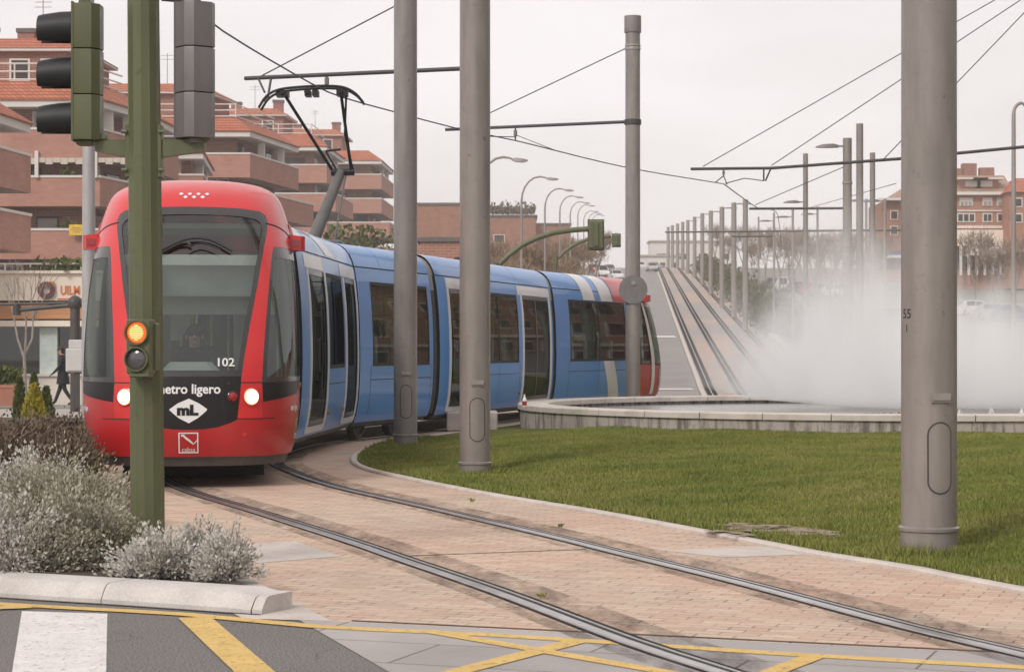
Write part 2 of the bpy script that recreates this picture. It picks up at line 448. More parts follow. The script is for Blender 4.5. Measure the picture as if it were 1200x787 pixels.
# buildings
brickmat('brick_salmon', (.27, .118, .083), (.33, .158, .113), (.36, .26, .21), .5, .15, .02, vert=True, var=.1, bmp=.1)
brickmat('brick_pale', (.45, .205, .155), (.50, .245, .188), (.36, .26, .21), .5, .15, .02, vert=True, var=.08, bmp=.1)
brickmat('brick_red', (.36, .15, .10), (.41, .19, .13), (.45, .30, .22), .6, .2, .03, vert=True, var=.1, bmp=.1)
brickmat('brick_brown', (.31, .135, .085), (.37, .17, .11), (.35, .2, .14), .6, .2, .03, vert=True, var=.12, bmp=.1)
brickmat('roof_tile', (.46, .152, .085), (.54, .205, .12), (.20, .06, .04), .3, .22, .03, vert=True, var=.1, bmp=.5, offset=0)
mat('roof_brown', (.36, .23, .165), .85, var=.18, scale=.8, fine=.2)
mat('render_white', (.72, .67, .63), .8, var=.06, scale=.4)
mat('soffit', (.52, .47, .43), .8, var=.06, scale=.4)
mat('cream', (.86, .76, .64), .8, var=.06, scale=.5)
mat('cream_low', (.74, .67, .60), .8, var=.08, scale=.7)
mat('orange_board', (.52, .26, .125), .7, var=.14, scale=2, stretch=(.4, .4, 8))
mat('chimney_brick', (.30, .15, .115), .85, var=.2)
mat('chimney_cap', (.14, .13, .125), .8)
mat('window_dark', (.045, .036, .034), .12, var=.4, scale=.7)
mat('window_pale', (.34, .31, .295), .3, var=.2, scale=.9)
mat('shutter', (.62, .58, .55), .6)
mat('curtain_dark', (.09, .055, .048), .8, var=.4, scale=.6)
mat('awning', (.60, .53, .46), .85, var=.08)
mat('sign_orange', (.75, .19, .04), .5); mat('sign_brown', (.115, .032, .032), .5)
mat('banner_yellow', (.78, .54, .04), .6)
mat('pale_panel', (.60, .68, .64), .5)
mat('terracotta', (.42, .19, .13), .85)
mat('cabinet_grey', (.56, .545, .52), .5, var=.05)
# people
mat('skin', (.50, .30, .22), .55, var=.06); mat('hair_dark', (.03, .02, .015), .7)
mat('coat_black', (.012, .012, .016), .8); mat('trousers_dark', (.018, .018, .022), .8); mat('shirt_grey', (.16, .18, .2), .8); mat('eye_dark', (.02, .015, .012), .3)
# cars
for n_, c_ in (('car_white', (.70, .69, .68)), ('car_silver', (.38, .38, .39)), ('car_grey', (.12, .12, .125)), ('car_red', (.40, .02, .02)), ('car_blue', (.03, .055, .2)), ('car_green', (.03, .14, .06))):
    mat(n_, c_, .3, coat=.5)
mat('car_glass', (.02, .022, .025), .08); mat('tyre', (.015, .015, .015), .85); mat('rim', (.4, .4, .41), .4, metal=.6)
mat('lamp_white', (.75, .75, .74), .25)
# fountain
m, nt, out = nodes('basin_stone')
v = pos(nt); vs = pos(nt, (3, 3, .35))
c = mixc(nt, ramp(nt, noise(nt, v, 3, 4), .3, .7), (.40, .35, .31), (.52, .465, .42))
c = mixc(nt, ramp(nt, noise(nt, vs, 2.6, 5, .65), .47, .62, 0, .9), c, (.12, .10, .09))
c = mixc(nt, ramp(nt, noise(nt, v, 6, 6, .75), .52, .66, 0, .7), c, (.16, .14, .125))
bsdf(nt, out, c, .85)
mat('coping_stone', (.60, .54, .48), .8, var=.1, scale=3, dirt=(.36, .31, .27), dscale=2, damt=.6)
m, nt, out = nodes('water')
v = pos(nt)
b = bsdf(nt, out, (.30, .30, .295), .16, spec=.6); bump(nt, b, noise(nt, v, 7, 4), .5, .05)
# ------------------------------------------------------------------ the tram
SIDE_ = [(.22, 1.06, .22), (.45, 1.14, .45), (.8, 1.185, .8), (1.3, 1.2, 1.3), (1.9, 1.185, 1.9), (2.4, 1.14, 2.4), (2.62, 1.105, 2.62)]
PROF_CAB = SIDE_ + [(2.88, 1.045, 2.875), (3.14, .95, 3.09), (3.38, .75, 3.205), (3.72, .40, 3.255), (4.02, 0.001, 3.265)]
PROF_CAR = SIDE_ + [(2.80, 1.04, 2.79), (2.98, .93, 2.92), (3.16, .78, 2.985), (3.5, .45, 3.01), (4.02, 0.001, 3.02)]
PROF = PROF_CAR
def prof(p): return cubic(PROF_CAR, p)
def profc(p):
    w, z = cubic(PROF_CAB, p); return w * CABW, z
RAKE = [(.22, .14), (.36, .07), (.62, .0), (.9, .01), (1.15, .05), (1.6, .26), (2.0, .5), (2.4, .8), (2.8, 1.12), (3.0, 1.30), (3.14, 1.46), (3.38, 1.8), (3.72, 2.2), (4.02, 2.5)]
EX = 2 / 2.75
CABH = 1.; CABW = .945
def cab_pt(a, p, L, off=0.):
    def raw(a, p):
        W, z = profc(p); z = z if z < 2.62 else 2.62 + (z - 2.62) * CABH; yn = cubic(RAKE, p)[0]; A = 1.45 * (W / 1.2) ** .8
        t = min(abs(a), 1.) * PI / 2
        x = W * math.sin(t) ** EX; y = yn + A * (1 - max(0, math.cos(t)) ** EX)
        if abs(a) > 1: y += (abs(a) - 1) * (L - yn - A)
        return Vector((x if a >= 0 else -x, y, z))
    q = raw(a, p)
    if off:
        e = 1e-3
        du = raw(a + e, p) - raw(a - e, p); dv = raw(a, min(4.0, p + e)) - raw(a, p - e)
        n = du.cross(dv); n.normalize()
        if n.y > 0 and abs(a) < .9 and p < 3.3: n = -n
        if abs(a) >= .9 and n.x * a < 0: n = -n
        if p >= 3.3 and n.z < 0: n = -n
        q = q + n * off
    return q
def a_of(x, p):
    W = profc(p)[0]; r = min(.9999, abs(x) / W)
    t = math.asin(r ** (1 / EX)) * 2 / PI
    return t if x >= 0 else -t
def xp(pts):  # front-view outline (x, p) -> (a, p)
    return [(a_of(x, p), p) for x, p in pts]
def refine(poly, step=.06):
    out = []
    for i in range(len(poly)):
        a, b = poly[i], poly[(i + 1) % len(poly)]
        n = max(1, int(math.dist(a, b) / step))
        out += [(lerp(a[0], b[0], k / n), lerp(a[1], b[1], k / n)) for k in range(n)]
    return out

def side_pt(s, y, p, off=0.):
    x, z = prof(p)
    if off:
        e = 2e-3; x1, z1 = prof(p + e); x0, z0 = prof(p - e)
        d = Vector((x1 - x0, z1 - z0)).normalized()
        x += d.y * off; z += -d.x * off
    return Vector((s * x, y, z))

def module_frame(front, rear):
    b = (Vector(rear) - Vector(front)); L = b.length; b.normalize()
    return Matrix.Translation((front[0], front[1], 0)) @ Matrix.Rotation(math.atan2(-b.x, b.y), 4, 'Z'), L

NOSE = Vector((-3.23, 21.0)); J = [Vector((-3.76, 25.6)), Vector((-3.46, 31.6)), Vector((-2.4, 35.23)), Vector((-.28, 42.97))]
TAIL = Vector((2.72, 50.7))
tram = thing('tram', 'red fronted tram with blue cars and lit headlights rounding the island', 'tram', (NOSE.x, NOSE.y, 0))
TR = Matrix.Translation((-NOSE.x, -NOSE.y, 0))
def place(o, mtx):
    o.parent = tram; o.matrix_local = TR @ mtx
    return o

def side_piece(mb, s, y0, y1, p0, p1, mi=0, off=0., dv=.12):
    patch(mb, rect(y0, y1, p0, p1), lambda y, p: side_pt(s, y, p, off), max(.3, y1 - y0), dv, mi)
def seats_and_poles(L, y0, y1, par, step=.86):
    y = y0
    while y < y1:
        for s in (-1, 1):
            k = MB()
            k.box((s * .78, y, .87), (.44, .42, .09), 0, bev=.03); k.box((s * .78, y + .22, 1.24), (.44, .08, .68), 0, bev=.03); k.box((s * .78, y, .6), (.12, .2, .5), 1)
            k.box((s * .55, y + .22, 1.3), (.06, .10, .58), 2, bev=.02); k.box((s * 1.01, y + .22, 1.3), (.06, .10, .58), 2, bev=.02)
            k.build('passenger_seat', ['seat_cloth', 'inner_dark', 'inner_pale'], par, 40)
        y += step
def make_module(name, front, rear, layout, g0=.17, g1=.17, roofbits=(), upper=(), stripes=(), seats=None, wheels=()):
    """layout: (kind, y0, y1) along the side, measured from the front joint"""
    mtx, L = module_frame(front, rear); y0, y1 = g0, L - g1
    sh = MB(); cols = []
    for s in (-1, 1):
        side_piece(sh, s, y0, y1, .3, .42); side_piece(sh, s, y0, y1, 2.42, 2.62)
        patch(sh, rect(y0, y1, 2.64, 4.02), lambda y, p: side_pt(s, y, p), 1.5, .09, 0)
        side_piece(sh, s, y0, y1, 2.62, 2.64, 1, -.012)
        cur = y0
        for kd, a, b in layout:
            if a > cur: side_piece(sh, s, cur, a, .42, 2.42)
            if kd in ('window', 'double_window'): side_piece(sh, s, a, b, .42, 1.14)
            cur = b
        if y1 > cur: side_piece(sh, s, cur, y1, .42, 2.42)
        for q in (.33, .67):
            yq = lerp(y0, y1, q); side_piece(sh, s, yq - .006, yq + .006, 2.66, 3.3, 1, .002)
        # skirt
        side_piece(sh, s, y0 + .03, y1 - .03, .17 + .06, .3, 2, -.03)
        # seams
        for kd, a, b in layout:
            if kd in ('window', 'double_window'):
                side_piece(sh, s, a - .08, b + .08, .93, .942, 1, .002)
                for q in (a - .08, b + .08): side_piece(sh, s, q - .006, q + .006, .42, 1.14, 1, .002)
                if kd == 'double_window': side_piece(sh, s, (a + b) / 2 - .006, (a + b) / 2 + .006, .42, 1.14, 1, .002)
    # end walls with a gangway opening
    for ye in (y0, y1):
        for s in (-1, 1):
            ps = [.3 + (2.62 - .3) * k / 12 for k in range(13)]
            vs = [tuple(side_pt(s, ye, p)) for p in ps] + [(s * .62, ye, side_pt(s, ye, p).z) for p in ps]
            sh.add(vs, [(k, k + 1, 14 + k, 13 + k) for k in range(12)], 1)
    body = sh.build(name, ['tram_blue', 'rubber', 'tram_grey'], None, 35)
    place(body, mtx)
    # interior
    it = MB(); it.box((0, (y0 + y1) / 2, .34), (2.1, y1 - y0 - .02, .06), 0)
    for s in (-1, 1): it.box((s * .9, (y0 + y1) / 2, 2.47), (.35, y1 - y0 - .02, .16), 1)
    it.box((0, (y0 + y1) / 2, 2.53), (2.1, y1 - y0 - .02, .04), 1)
    it.build('interior_lining', ['inner_grey', 'inner_pale'], body)
    if seats: seats_and_poles(L, seats[0], seats[1], body)
    hp = MB()
    for yy in [y0 + .5 + k * 1.25 for k in range(int((y1 - y0 - .6) / 1.25) + 1)]:
        for s in (-1, 1): hp.tube([(s * .5, yy, .36), (s * .5, yy, 2.5)], .018, 6)
    for s in (-1, 1): hp.tube([(s * .5, y0 + .1, 1.95), (s * .5, y1 - .1, 1.95)], .016, 6)
    hp.build('handrail', 'handrail', body)
    for s in (-1, 1):
        for kd, a, b in layout:
            if kd in ('window', 'double_window'):
                w = MB()
                side_piece(w, s, a, b, 1.14, 2.42, 0, -.004, .1)
                for q in ((a, a + .05), (b - .05, b)): side_piece(w, s, q[0], q[1], 1.14, 2.42, 1, .002)
                side_piece(w, s, a, b, 1.14, 1.19, 1, .003); side_piece(w, s, a, b, 2.37, 2.42, 1, .003)
                if kd == 'double_window': side_piece(w, s, (a + b) / 2 - .035, (a + b) / 2 + .035, 1.14, 2.42, 1, .004)
                w.build('side_window', ['side_glass', 'rubber'], body, 40)
            if kd in ('door', 'wide_door'):
                w = MB(); side_piece(w, s, a, b, .44, 2.4, 0, -.012, .1)
                fr = .035
                edges = [a, b] if kd == 'door' else [a, (a + b) / 2, b]
                for e in edges:
                    side_piece(w, s, max(a, e - fr), min(b, e + fr), .44, 2.4, 1, -.006)
                side_piece(w, s, a, b, .42, .49, 1, -.005); side_piece(w, s, a, b, 2.35, 2.42, 1, -.005)
                w.build('passenger_door', ['side_glass', 'tram_frit'], body, 40)
                f = MB()
                for e0, e1 in ((a - .11, a - .005), (b + .005, b + .11)):
                    side_piece(f, s, e0, e1, .36, 2.42, 0, .012)
                    for e in (e0, e1):
                        patch(f, rect(0, .012, .36, 2.42), lambda o, p, e=e: side_pt(s, e, p, o), .012, .12, 0)
                side_piece(f, s, a - .11, b + .11, .335, .42, 0, .008)
                f.build('door_frame', 'tram_white', body, 40)
                lp = MB(); lp.disc(side_pt(s, b + .3 if b + .3 < y1 else a - .25, .56), (s, 0, 0), .03, 10, 0, .05); lp.build('marker_lamp', 'amber_lens', body)
    for s in (-1, 1):
        for (a, b, pa, pb, slant, m_) in upper + stripes:
            k = MB()
            patch(k, [(a, pa), (b, pa), (b + slant, pb), (a + slant, pb)], lambda y, p: side_pt(s, min(max(y, y0), y1), p, .0035), .3, .07)
            k.build('livery_stripe', m_, body, 40)
    if wheels:
        bg = MB()
        bg.box((0, (y0 + y1) / 2, .3), (1.3, 2.2, .16), 0, bev=.03)
        for s in (-1, 1): bg.box((s * .9, (y0 + y1) / 2, .3), (.12, 2.6, .14), 0, bev=.03)
        bo = bg.build('bogie', 'tram_grey', body)
        for wy in wheels:
            for s in (-1, 1):
                w = MB(); R = Matrix.Translation((s * .78, wy, .3)) @ Matrix.Rotation(PI / 2, 4, 'Y')
                w.lathe([(.02, -.06), (.29, -.06), (.3, -.03), (.28, .05), (.22, .055), (.2, .03), (.08, .04), (.02, .06)], 24, 0, R)
                w.build('wheel', 'tram_grey', body, 40)
    ub = MB(); ub.box((0, (y0 + y1) / 2, .27), (1.9, y1 - y0 - .3, .12), 0); ub.build('underframe', 'rubber', body)
    for (nm, c, d, m_) in roofbits:
        r = MB(); r.box(c, d, 0, bev=.05); r.build(nm, m_, body)
    return body, mtx, L

W_, B_ = 'tram_white', 'tram_blue'
# second car: door, window, door
mod2 = make_module('short_door_car', J[0], J[1], [('door', .95, 2.4), ('window', 2.62, 4.15), ('door', 4.42, 5.6)],
    upper=((.72, 2.35, 2.43, 2.6, .0, W_), (4.1, 5.72, 2.43, 2.6, 0, W_)), stripes=((.2, 1.0, 2.68, 3.3, .6, W_), (2.9, 3.7, 2.66, 3.2, -1.2, W_)))
mod3 = make_module('centre_car', J[1], J[2], [('window', .72, 3.42)], seats=(1.1, 3.2), wheels=(1.1, 2.7))
mod4 = make_module('door_car', J[2], J[3], [('door', .82, 2.15), ('double_window', 2.5, 5.22), ('wide_door', 5.6, 7.6)], seats=(2.9, 5.1),
    upper=((.7, 3.3, 2.43, 2.6, 0, W_), (5.3, 7.75, 2.43, 2.6, 0, W_)), stripes=((2.6, 3.3, 2.66, 3.3, .5, W_),), roofbits=(('air_unit', (.35, 4.9, 3.06), (.55, .8, .12), 'rubber'),))
mtD, LD = module_frame(J[3], TAIL)
NL = 3.2
dirD = (TAIL - J[3]).normalized(); endD = J[3] + dirD * (LD - NL)
mod5 = make_module('rear_car', J[3], endD, [('double_window', 1.02, 4.72)], g1=-.001, seats=(1.4, 4.7), wheels=(1.6, 3.4),
    stripes=((2.0, 2.75, 2.43, 3.4, -.45, W_), (3.15, 3.95, 2.43, 3.4, -.45, W_), (3.7, 4.4, .3, 1.14, -.55, W_)))
k = MB()
for s in (-1, 1):
    patch(k, [(4.0, 2.43), (LD - NL, 2.43), (LD - NL, 3.95), (3.5, 3.95)], lambda y, p: side_pt(s, y, p, .005), .3, .07)
k.build('red_roof_end', 'tram_red', mod5[0], 40)

def make_cab(name, front_mtx, L, lit, lamp_red=False):
    S = lambda a, p: cab_pt(a, p, L)
    So = lambda o: (lambda a, p: cab_pt(a, p, L, o))
    aE = 2.0
    # windscreen outline, right half from the foot up to the middle of the top
    WR = [(.53, 1.13), (.56, 1.35), (.61, 1.65), (.665, 1.95), (.715, 2.25), (.755, 2.5), (.785, 2.68), (.79, 2.76), (.765, 2.83), (.71, 2.87), (.5, 2.895), (.25, 2.905), (0, 2.91)]
    WIN = [(.49, 1.19), (.515, 1.37), (.56, 1.65), (.615, 1.95), (.66, 2.25), (.70, 2.48), (.725, 2.62), (.728, 2.69), (.705, 2.745), (.66, 2.775), (.5, 2.80), (.25, 2.81), (0, 2.815)]
    def mirror(r): return r + [(-x, p) for x, p in reversed(r[:-1])]
    MASK = [(0, .60), (.15, .603), (.30, .625), (.42, .665), (.49, .70)]          # lower edge of the black mask
    SIDE = [(.745, .87), (.735, 1.06), (.745, 1.3), (.765, 1.6), (.79, 1.9), (.815, 2.2), (.835, 2.4), (.85, 2.48)]   # front edge of the side glass
    aB = 1.55                                                                      # rear edge of the side glass
    red = MB()
    low = [(-aE, .325)] + [(-1 + 2 * k / 40, .325) for k in range(41)] + [(aE, .325), (aE, 1.04), (1.6, 1.04), (1.02, 1.036), (.9, 1.0), (.8, .945), (a_of(.745, .87), .87)]
    low += xp([(.735, 1.13), (.53, 1.13), (.525, 1.05), (.49, .70)]) + xp(list(reversed(MASK[:-1]))) + xp([(-x, p) for x, p in MASK[1:]])
    low += xp([(-.525, 1.05), (-.53, 1.13), (-.735, 1.13)]) + [(a_of(-.745, .87), .87), (-.8, .945), (-.9, 1.0), (-1.02, 1.036), (-1.6, 1.04), (-aE, 1.04)]
    # bumper and fenders are cut at p = .71 so that no piece is badly concave
    patch(red, clip(low, 1, .71, False), S, .035, .05, 1)
    for sg in (1, -1):
        hi = [(a_of(.49, .71), .71), (aE, .71), (aE, 1.04), (1.6, 1.04), (1.02, 1.036), (.9, 1.0), (.8, .945), (a_of(.745, .87), .87), (a_of(.735, 1.06), 1.06), (a_of(.735, 1.13), 1.13), (a_of(.53, 1.13), 1.13), (a_of(.525, 1.05), 1.05)]
        xa = a_of(.62, .9)
        q = clip(hi, 0, a_of(.74, .9), False); patch(red, [(a * sg, p) for a, p in q], S, .035, .05, 0)
        q = clip(hi, 0, a_of(.74, .9), True); q = [(a, p) for a, p in q if not (p > 1.045)]
        patch(red, [(a * sg, p) for a, p in q], S, .035, .05, 1)
        # pillar between windscreen and side glass
        def wx(p, tab): 
            return float(np.interp(p, [t[1] for t in tab], [t[0] for t in tab]))
        ps = [1.13 + (2.48 - 1.13) * k / 14 for k in range(15)]
        strip_ = [(sg * a_of(wx(p, WR[:8]), p), p) for p in ps] + [(sg * a_of(wx(p, SIDE), p), p) for p in reversed(ps)]
        patch(red, strip_, S, .03, .08, 0)
        # roof side
        rs = [(sg * a_of(wx(2.48, WR[:8]), 2.48), 2.48), (sg * aE, 2.48), (sg * aE, 2.92), (0, 2.92)] + [(sg * a_of(x, p), p) for x, p in reversed(WR[5:])]
        patch(red, rs, S, .035, .04, 0)
        patch(red, [(0, 2.92), (sg * aE, 2.92), (sg * aE, 4.0), (0, 4.0)], S, .05, .07, 0)
        # rear post
        patch(red, rect(*sorted((sg * (aB + .12), sg * aE)), 1.04, 2.48), S, .1, .1, 5)
        patch(red, rect(*sorted((sg * aB, sg * (aB + .12))), 1.04, 2.48), S, .1, .1, 3)
        # seams
        patch(red, [(sg * a_of(.5, 1.128), 1.062), (sg * .95, 1.062), (sg * .95, 1.072), (sg * a_of(.5, 1.128), 1.072)], So(.003), .04, .02, 3)
        patch(red, [(sg * a_of(.49, .708), .70), (sg * a_of(.86, .70), .70), (sg * a_of(.86, .70), .709), (sg * a_of(.49, .708), .709)], So(.003), .04, .02, 3)
        sm = []
        for k in range(13):
            t = k / 12; sm.append((a_of(.77, 2.72) + (1.0 - a_of(.77, 2.72)) * t, 2.74 - .2 * t ** 1.6))
        patch(red, [(sg * a, p) for a, p in sm] + [(sg * a, p - .014) for a, p in reversed(sm)], So(.003), .03, .02, 3)
    rim = [cab_pt(2.0, .3 + 3.7 * k / 40, L) for k in range(41)]; rim += [Vector((-q.x, q.y, q.z)) for q in reversed(rim[:-1])]
    sc_ = [Vector((q.x * .0 + max(-.62, min(.62, q.x)), q.y, min(q.z, 2.3))) for q in rim]
    red.add(rim + sc_, [(k, k + 1, len(rim) + k + 1, len(rim) + k) for k in range(len(rim) - 1)], 0)
    skirt = rect(-aE, aE, .22, .325)
    patch(red, skirt, So(-.02), .05, .05, 4)
    body = red.build(name, ['tram_red', 'tram_red_low', 'tram_blue', 'rubber', 'tram_grey', 'tram_edge'], None, 32)
    place(body, front_mtx)
    # black mask below the windscreen
    mk = MB()
    patch(mk, xp([(.525, 1.05), (.49, .70)] + list(reversed(MASK[:-1])) + [(-x, p) for x, p in MASK[1:]] + [(-.525, 1.05), (-.53, 1.13), (.53, 1.13)]), So(-.002), .03, .05, 0)
    for sg in (1, -1):
        patch(mk, [(sg * a_of(.735, 1.06), 1.06)] + [(sg * a, p) for a, p in [(a_of(.745, .87), .87), (.8, .945), (.9, 1.0), (1.02, 1.036), (1.55, 1.04), (1.55, 1.06)]], So(-.002), .04, .04, 0)
        for x0, x1 in ((.33, .36), ):
            patch(mk, [(sg * a_of(x0, 1.1), 1.12), (sg * (a_of(x0, 1.1) + .004), 1.12), (sg * (a_of(x1, .7) + .004), .66), (sg * a_of(x1, .7), .66)], So(.001), .03, .05, 1)
    mk.build('front_mask', ['tram_black', 'rubber'], body, 40)
    # windscreen: frit border and glass
    wo, wi = mirror(WR), mirror(WIN)
    fr = MB()
    for i in range(len(wo) - 1):
        patch(fr, xp([wo[i], wo[i + 1], wi[i + 1], wi[i]]), So(.001), .04, .06)
    patch(fr, xp([wo[0], wi[0], wi[-1], wo[-1]]), So(.001), .04, .06)
    ws = MB(); patch(ws, xp(refine(wi, .08)), So(-.006), .035, .06)
    wso = ws.build('windscreen', 'windscreen_glass', body, True); fo = fr.build('windscreen_border', 'tram_frit', body, 40)
    for sg in (1, -1):
        sp = [(a_of(x, p), p) for x, p in SIDE[1:]]
        g = MB(); poly = [(sg * a, p) for a, p in refine(sp + [(aB, 2.48), (aB, 1.06)], .1)]
        patch(g, poly, So(-.006), .035, .08)
        ed = [(a + .035, p) for a, p in sp]
        for i in range(len(sp) - 1): patch(g, [(sg * q[0], q[1]) for q in (sp[i], sp[i + 1], ed[i + 1], ed[i])], So(-.002), .04, .1, 1)
        patch(g, rect(*sorted((sg * (sp[0][0] + .0), sg * aB)), 1.06, 1.12), So(-.002), .05, .06, 1)
        patch(g, [(sg * q[0], q[1]) for q in ((a_of(.85, 2.48), 2.48), (aB, 2.48), (aB, 2.36), (a_of(.83, 2.36), 2.36))], So(-.002), .05, .06, 1)
        g.build('side_window', ['cab_side_glass', 'tram_frit'], body, 40)
        # camera housings standing out at the roof corners
        h = MB(); c0 = cab_pt(sg * .93, 2.55, L)
        h.loft([[(c0.x + sg * dx, c0.y + dy, c0.z + dz) for dx, dz in ((-.06, -.08), (w, -.07), (w, .08), (-.06, .10))] for dy, w in ((-.12, .10), (-.06, .14), (.22, .15), (.34, .02))], 0)
        h.box((c0.x + sg * .05, c0.y - .115, c0.z + .005), (.09, .03, .07), 1)
        ho = h.build('camera_housing', ['tram_red', 'red_lens'], body, 20)
        f = MB(); c1 = cab_pt(sg * .93, 2.74, L)
        f.loft([[(c1.x + sg * dx, c1.y + dy, c1.z + dz) for dx, dz in ((-.1, -.10), (w, -.10), (w * .4, .02), (-.1, h_))] for dy, w, h_ in ((-.05, .02, .08), (.1, .06, .14), (.7, .05, .12), (1.0, 0, .05))], 0)
        f.build('roof_fairing', 'tram_red_low', body, 20)
        # lamps
        for nm, x, p, r, m_ in (('headlight', .625, .925, .082, 'headlight_lit' if lit else 'lens_off'), ('position_lamp', .445, .925, .052, 'red_lens')):
            c = cab_pt(a_of(sg * x, p), p, L); n = (cab_pt(a_of(sg * x, p), p, L, .01) - c).normalized()
            q = n.to_track_quat('Z', 'Y').to_matrix().to_4x4(); mt = Matrix.Translation(c) @ q
            l = MB()
            l.lathe([(r * 1.12, -.02), (r * 1.14, .012), (r * 1.03, .016), (r * 1.0, .006)], 24, 1, mt, False)
            l.lathe([(r, .008), (r * .84, .024)], 24, 2, mt, False); l.lathe([(r * .84, .024), (r * .5, .034), (.003, .04)], 24, 0, mt)
            l.build(nm, [m_, 'tram_red' if nm == 'headlight' else 'tram_frit', 'headlight_rim' if m_ == 'headlight_lit' else m_], body, 40)
    c = cab_pt(a_of(.40, 1.06), 1.06, L)
    s = MB(); s.disc(c, (0, -1, 0), .018, 12, 0, .02); s.build('sensor', 'rubber', body)
    c = cab_pt(a_of(.56, .55), .55, L)
    s = MB(); s.disc(c, (0, -1, 0), .022, 12, 0, .02); s.build('tow_eye_cap', 'tram_red_low', body)
    # wiper parked across the top of the windscreen
    w = MB()
    pth = [cab_pt(a_of(x, p), p, L, .03) for x, p in ((-.30, 2.40), (-.05, 2.52), (.18, 2.52), (.42, 2.40))]
    w.tube(smooth_path(pth, .06), .013, 6)
    pth = [cab_pt(a_of(x, p), p, L, .05) for x, p in ((-.02, 2.42), (.1, 2.47), (.3, 2.40))]
    w.tube(smooth_path(pth, .06), .008, 6)
    pth = [cab_pt(a_of(x, p), p, L, .03) for x, p in ((-.45, 2.28), (-.1, 2.48), (.0, 2.46))]
    w.tube(smooth_path(pth, .06), .014, 6)
    w.build('wiper', 'black_rod', body)
    # floor, ceiling, desk, bulkhead
    n = MB()
    n.box((0, 2.0, .5), (1.9, 2.2, .06), 1); n.box((0, 2.35, 2.72), (1.7, 1.6, .05), 0)
    n.box((0, .80, 1.12), (.62, .4, .30), 1, bev=.10); n.box((0, .62, 1.0), (1.2, .5, .16), 2, bev=.06); n.box((0, .55, .75), (1.5, .3, .5), 2)
    n.box((0, 1.22, 2.34), (1.45, .06, .11), 3); n.box((0, 1.75, 2.16), (1.7, .05, .38), 1); n.box((0, 2.05, 1.88), (1.75, .05, .2), 0)
    for s in (-1, 1):
        n.box((s * .72, 3.1, 1.5), (.62, .05, 2.0), 1); n.box((s * .9, 3.0, 1.5), (.03, .35, 1.9), 0)
    n.box((.55, 3.05, 1.6), (.3, .06, 1.0), 0); n.box((-.2, 3.08, 1.75), (.22, .05, .5), 0)
    n.box((0, 1.06, .99), (.5, .3, .1), 2, bev=.03)
    n.build('cab_interior', ['inner_pale', 'inner_grey', 'inner_dark', 'lamp_white'], body)
    ub = MB(); ub.box((0, L / 2 + .55, .27), (1.75, L - 1.1, .14), 0); ub.box((0, .9, .29), (1.3, .9, .1), 0); ub.box((0, L / 2 + .3, .2), (1.5, 1.8, .3), 0); ub.build('underframe', 'rubber', body)
    st = MB(); st.box((0, 2.0, .70), (.5, .48, .12), 0, bev=.04); st.box((0, 2.26, 1.08), (.48, .12, .7), 0, bev=.05); st.box((0, 2.27, 1.5), (.28, .1, .18), 0, bev=.04); st.box((0, 2.0, .57), (.2, .2, .2), 1)
    st.build('driver_seat', ['inner_dark', 'inner_grey'], body)
    return body
def letters(body, text, size, x0, p0, L, m_, nm='lettering', sx=1., off=.006, wt=0.):
    v, f = textmesh(text, size, wt); mb = MB()
    mb.add([cab_pt(a_of(x0 + x * sx, p0 + y), p0 + y, L, off) for x, y in v], f)
    return mb.build(nm, m_, body)

mtA, LA = module_frame(NOSE, J[0]); LA -= .17
cab = make_cab('front_cab', mtA, LA, True)
place(cab, mtA)
letters(cab, 'metro ligero', .132, .0, 1.0, LA, 'tram_white', sx=.96, wt=.003)
letters(cab, '102', .115, .365, 1.265, LA, 'tram_white', 'fleet_number', sx=1.1, wt=.002)
def flat(mb, pts, off, mi=0, d=.03): patch(mb, xp(pts), lambda a, p: cab_pt(a, p, LA, off), d, .05, mi)
# the white lozenge with its two dark letters
d = MB(); flat(d, [(-.185, .80), (.01, .665), (.185, .79), (.19, .805), (.01, .91)], .004)
lg = d.build('lozenge_emblem', 'tram_white', cab)
letters(cab, 'mL', .135, -.005, .79, LA, 'tram_black', 'emblem_letters', sx=1.2, off=.009, wt=.008)
# the outlined square with the bent stroke, on the bumper
d = MB(); cx, cz, r = .005, .475, .098
for q in (rect(cx - r, cx + r, cz + r - .012, cz + r), rect(cx - r, cx - r + .012, cz - r, cz + r - .012), rect(cx + r - .012, cx + r, cz - r, cz + r - .012), rect(cx - r, cx + r, cz - r - .012, cz - r),
          [(cx - .068, cz + .072), (cx - .052, cz + .078), (cx + .045, cz - .004), (cx + .045, cz - .022)], [(cx + .04, cz - .02), (cx + .05, cz - .022), (cx + .088, cz + .014), (cx + .088, cz + .03)], [(cx - .072, cz + .055), (cx - .03, cz + .078), (cx - .072, cz + .08)]):
    flat(d, q, .005)
d.build('square_badge', 'tram_white', cab)
letters(cab, 'cabsa', .066, .005, .40, LA, 'tram_white', 'badge_letters', sx=.95)
for i, x in enumerate((-.10, -.055, -.01, .035, .08, .125, .17)):
    d = MB(); pz = 3.075 if i % 2 == 0 else 3.03; x -= .02
    flat(d, [(x - .026, pz), (x, pz - .022), (x + .026, pz), (x, pz + .022)], .004); d.build('white_diamond', 'tram_white', cab)
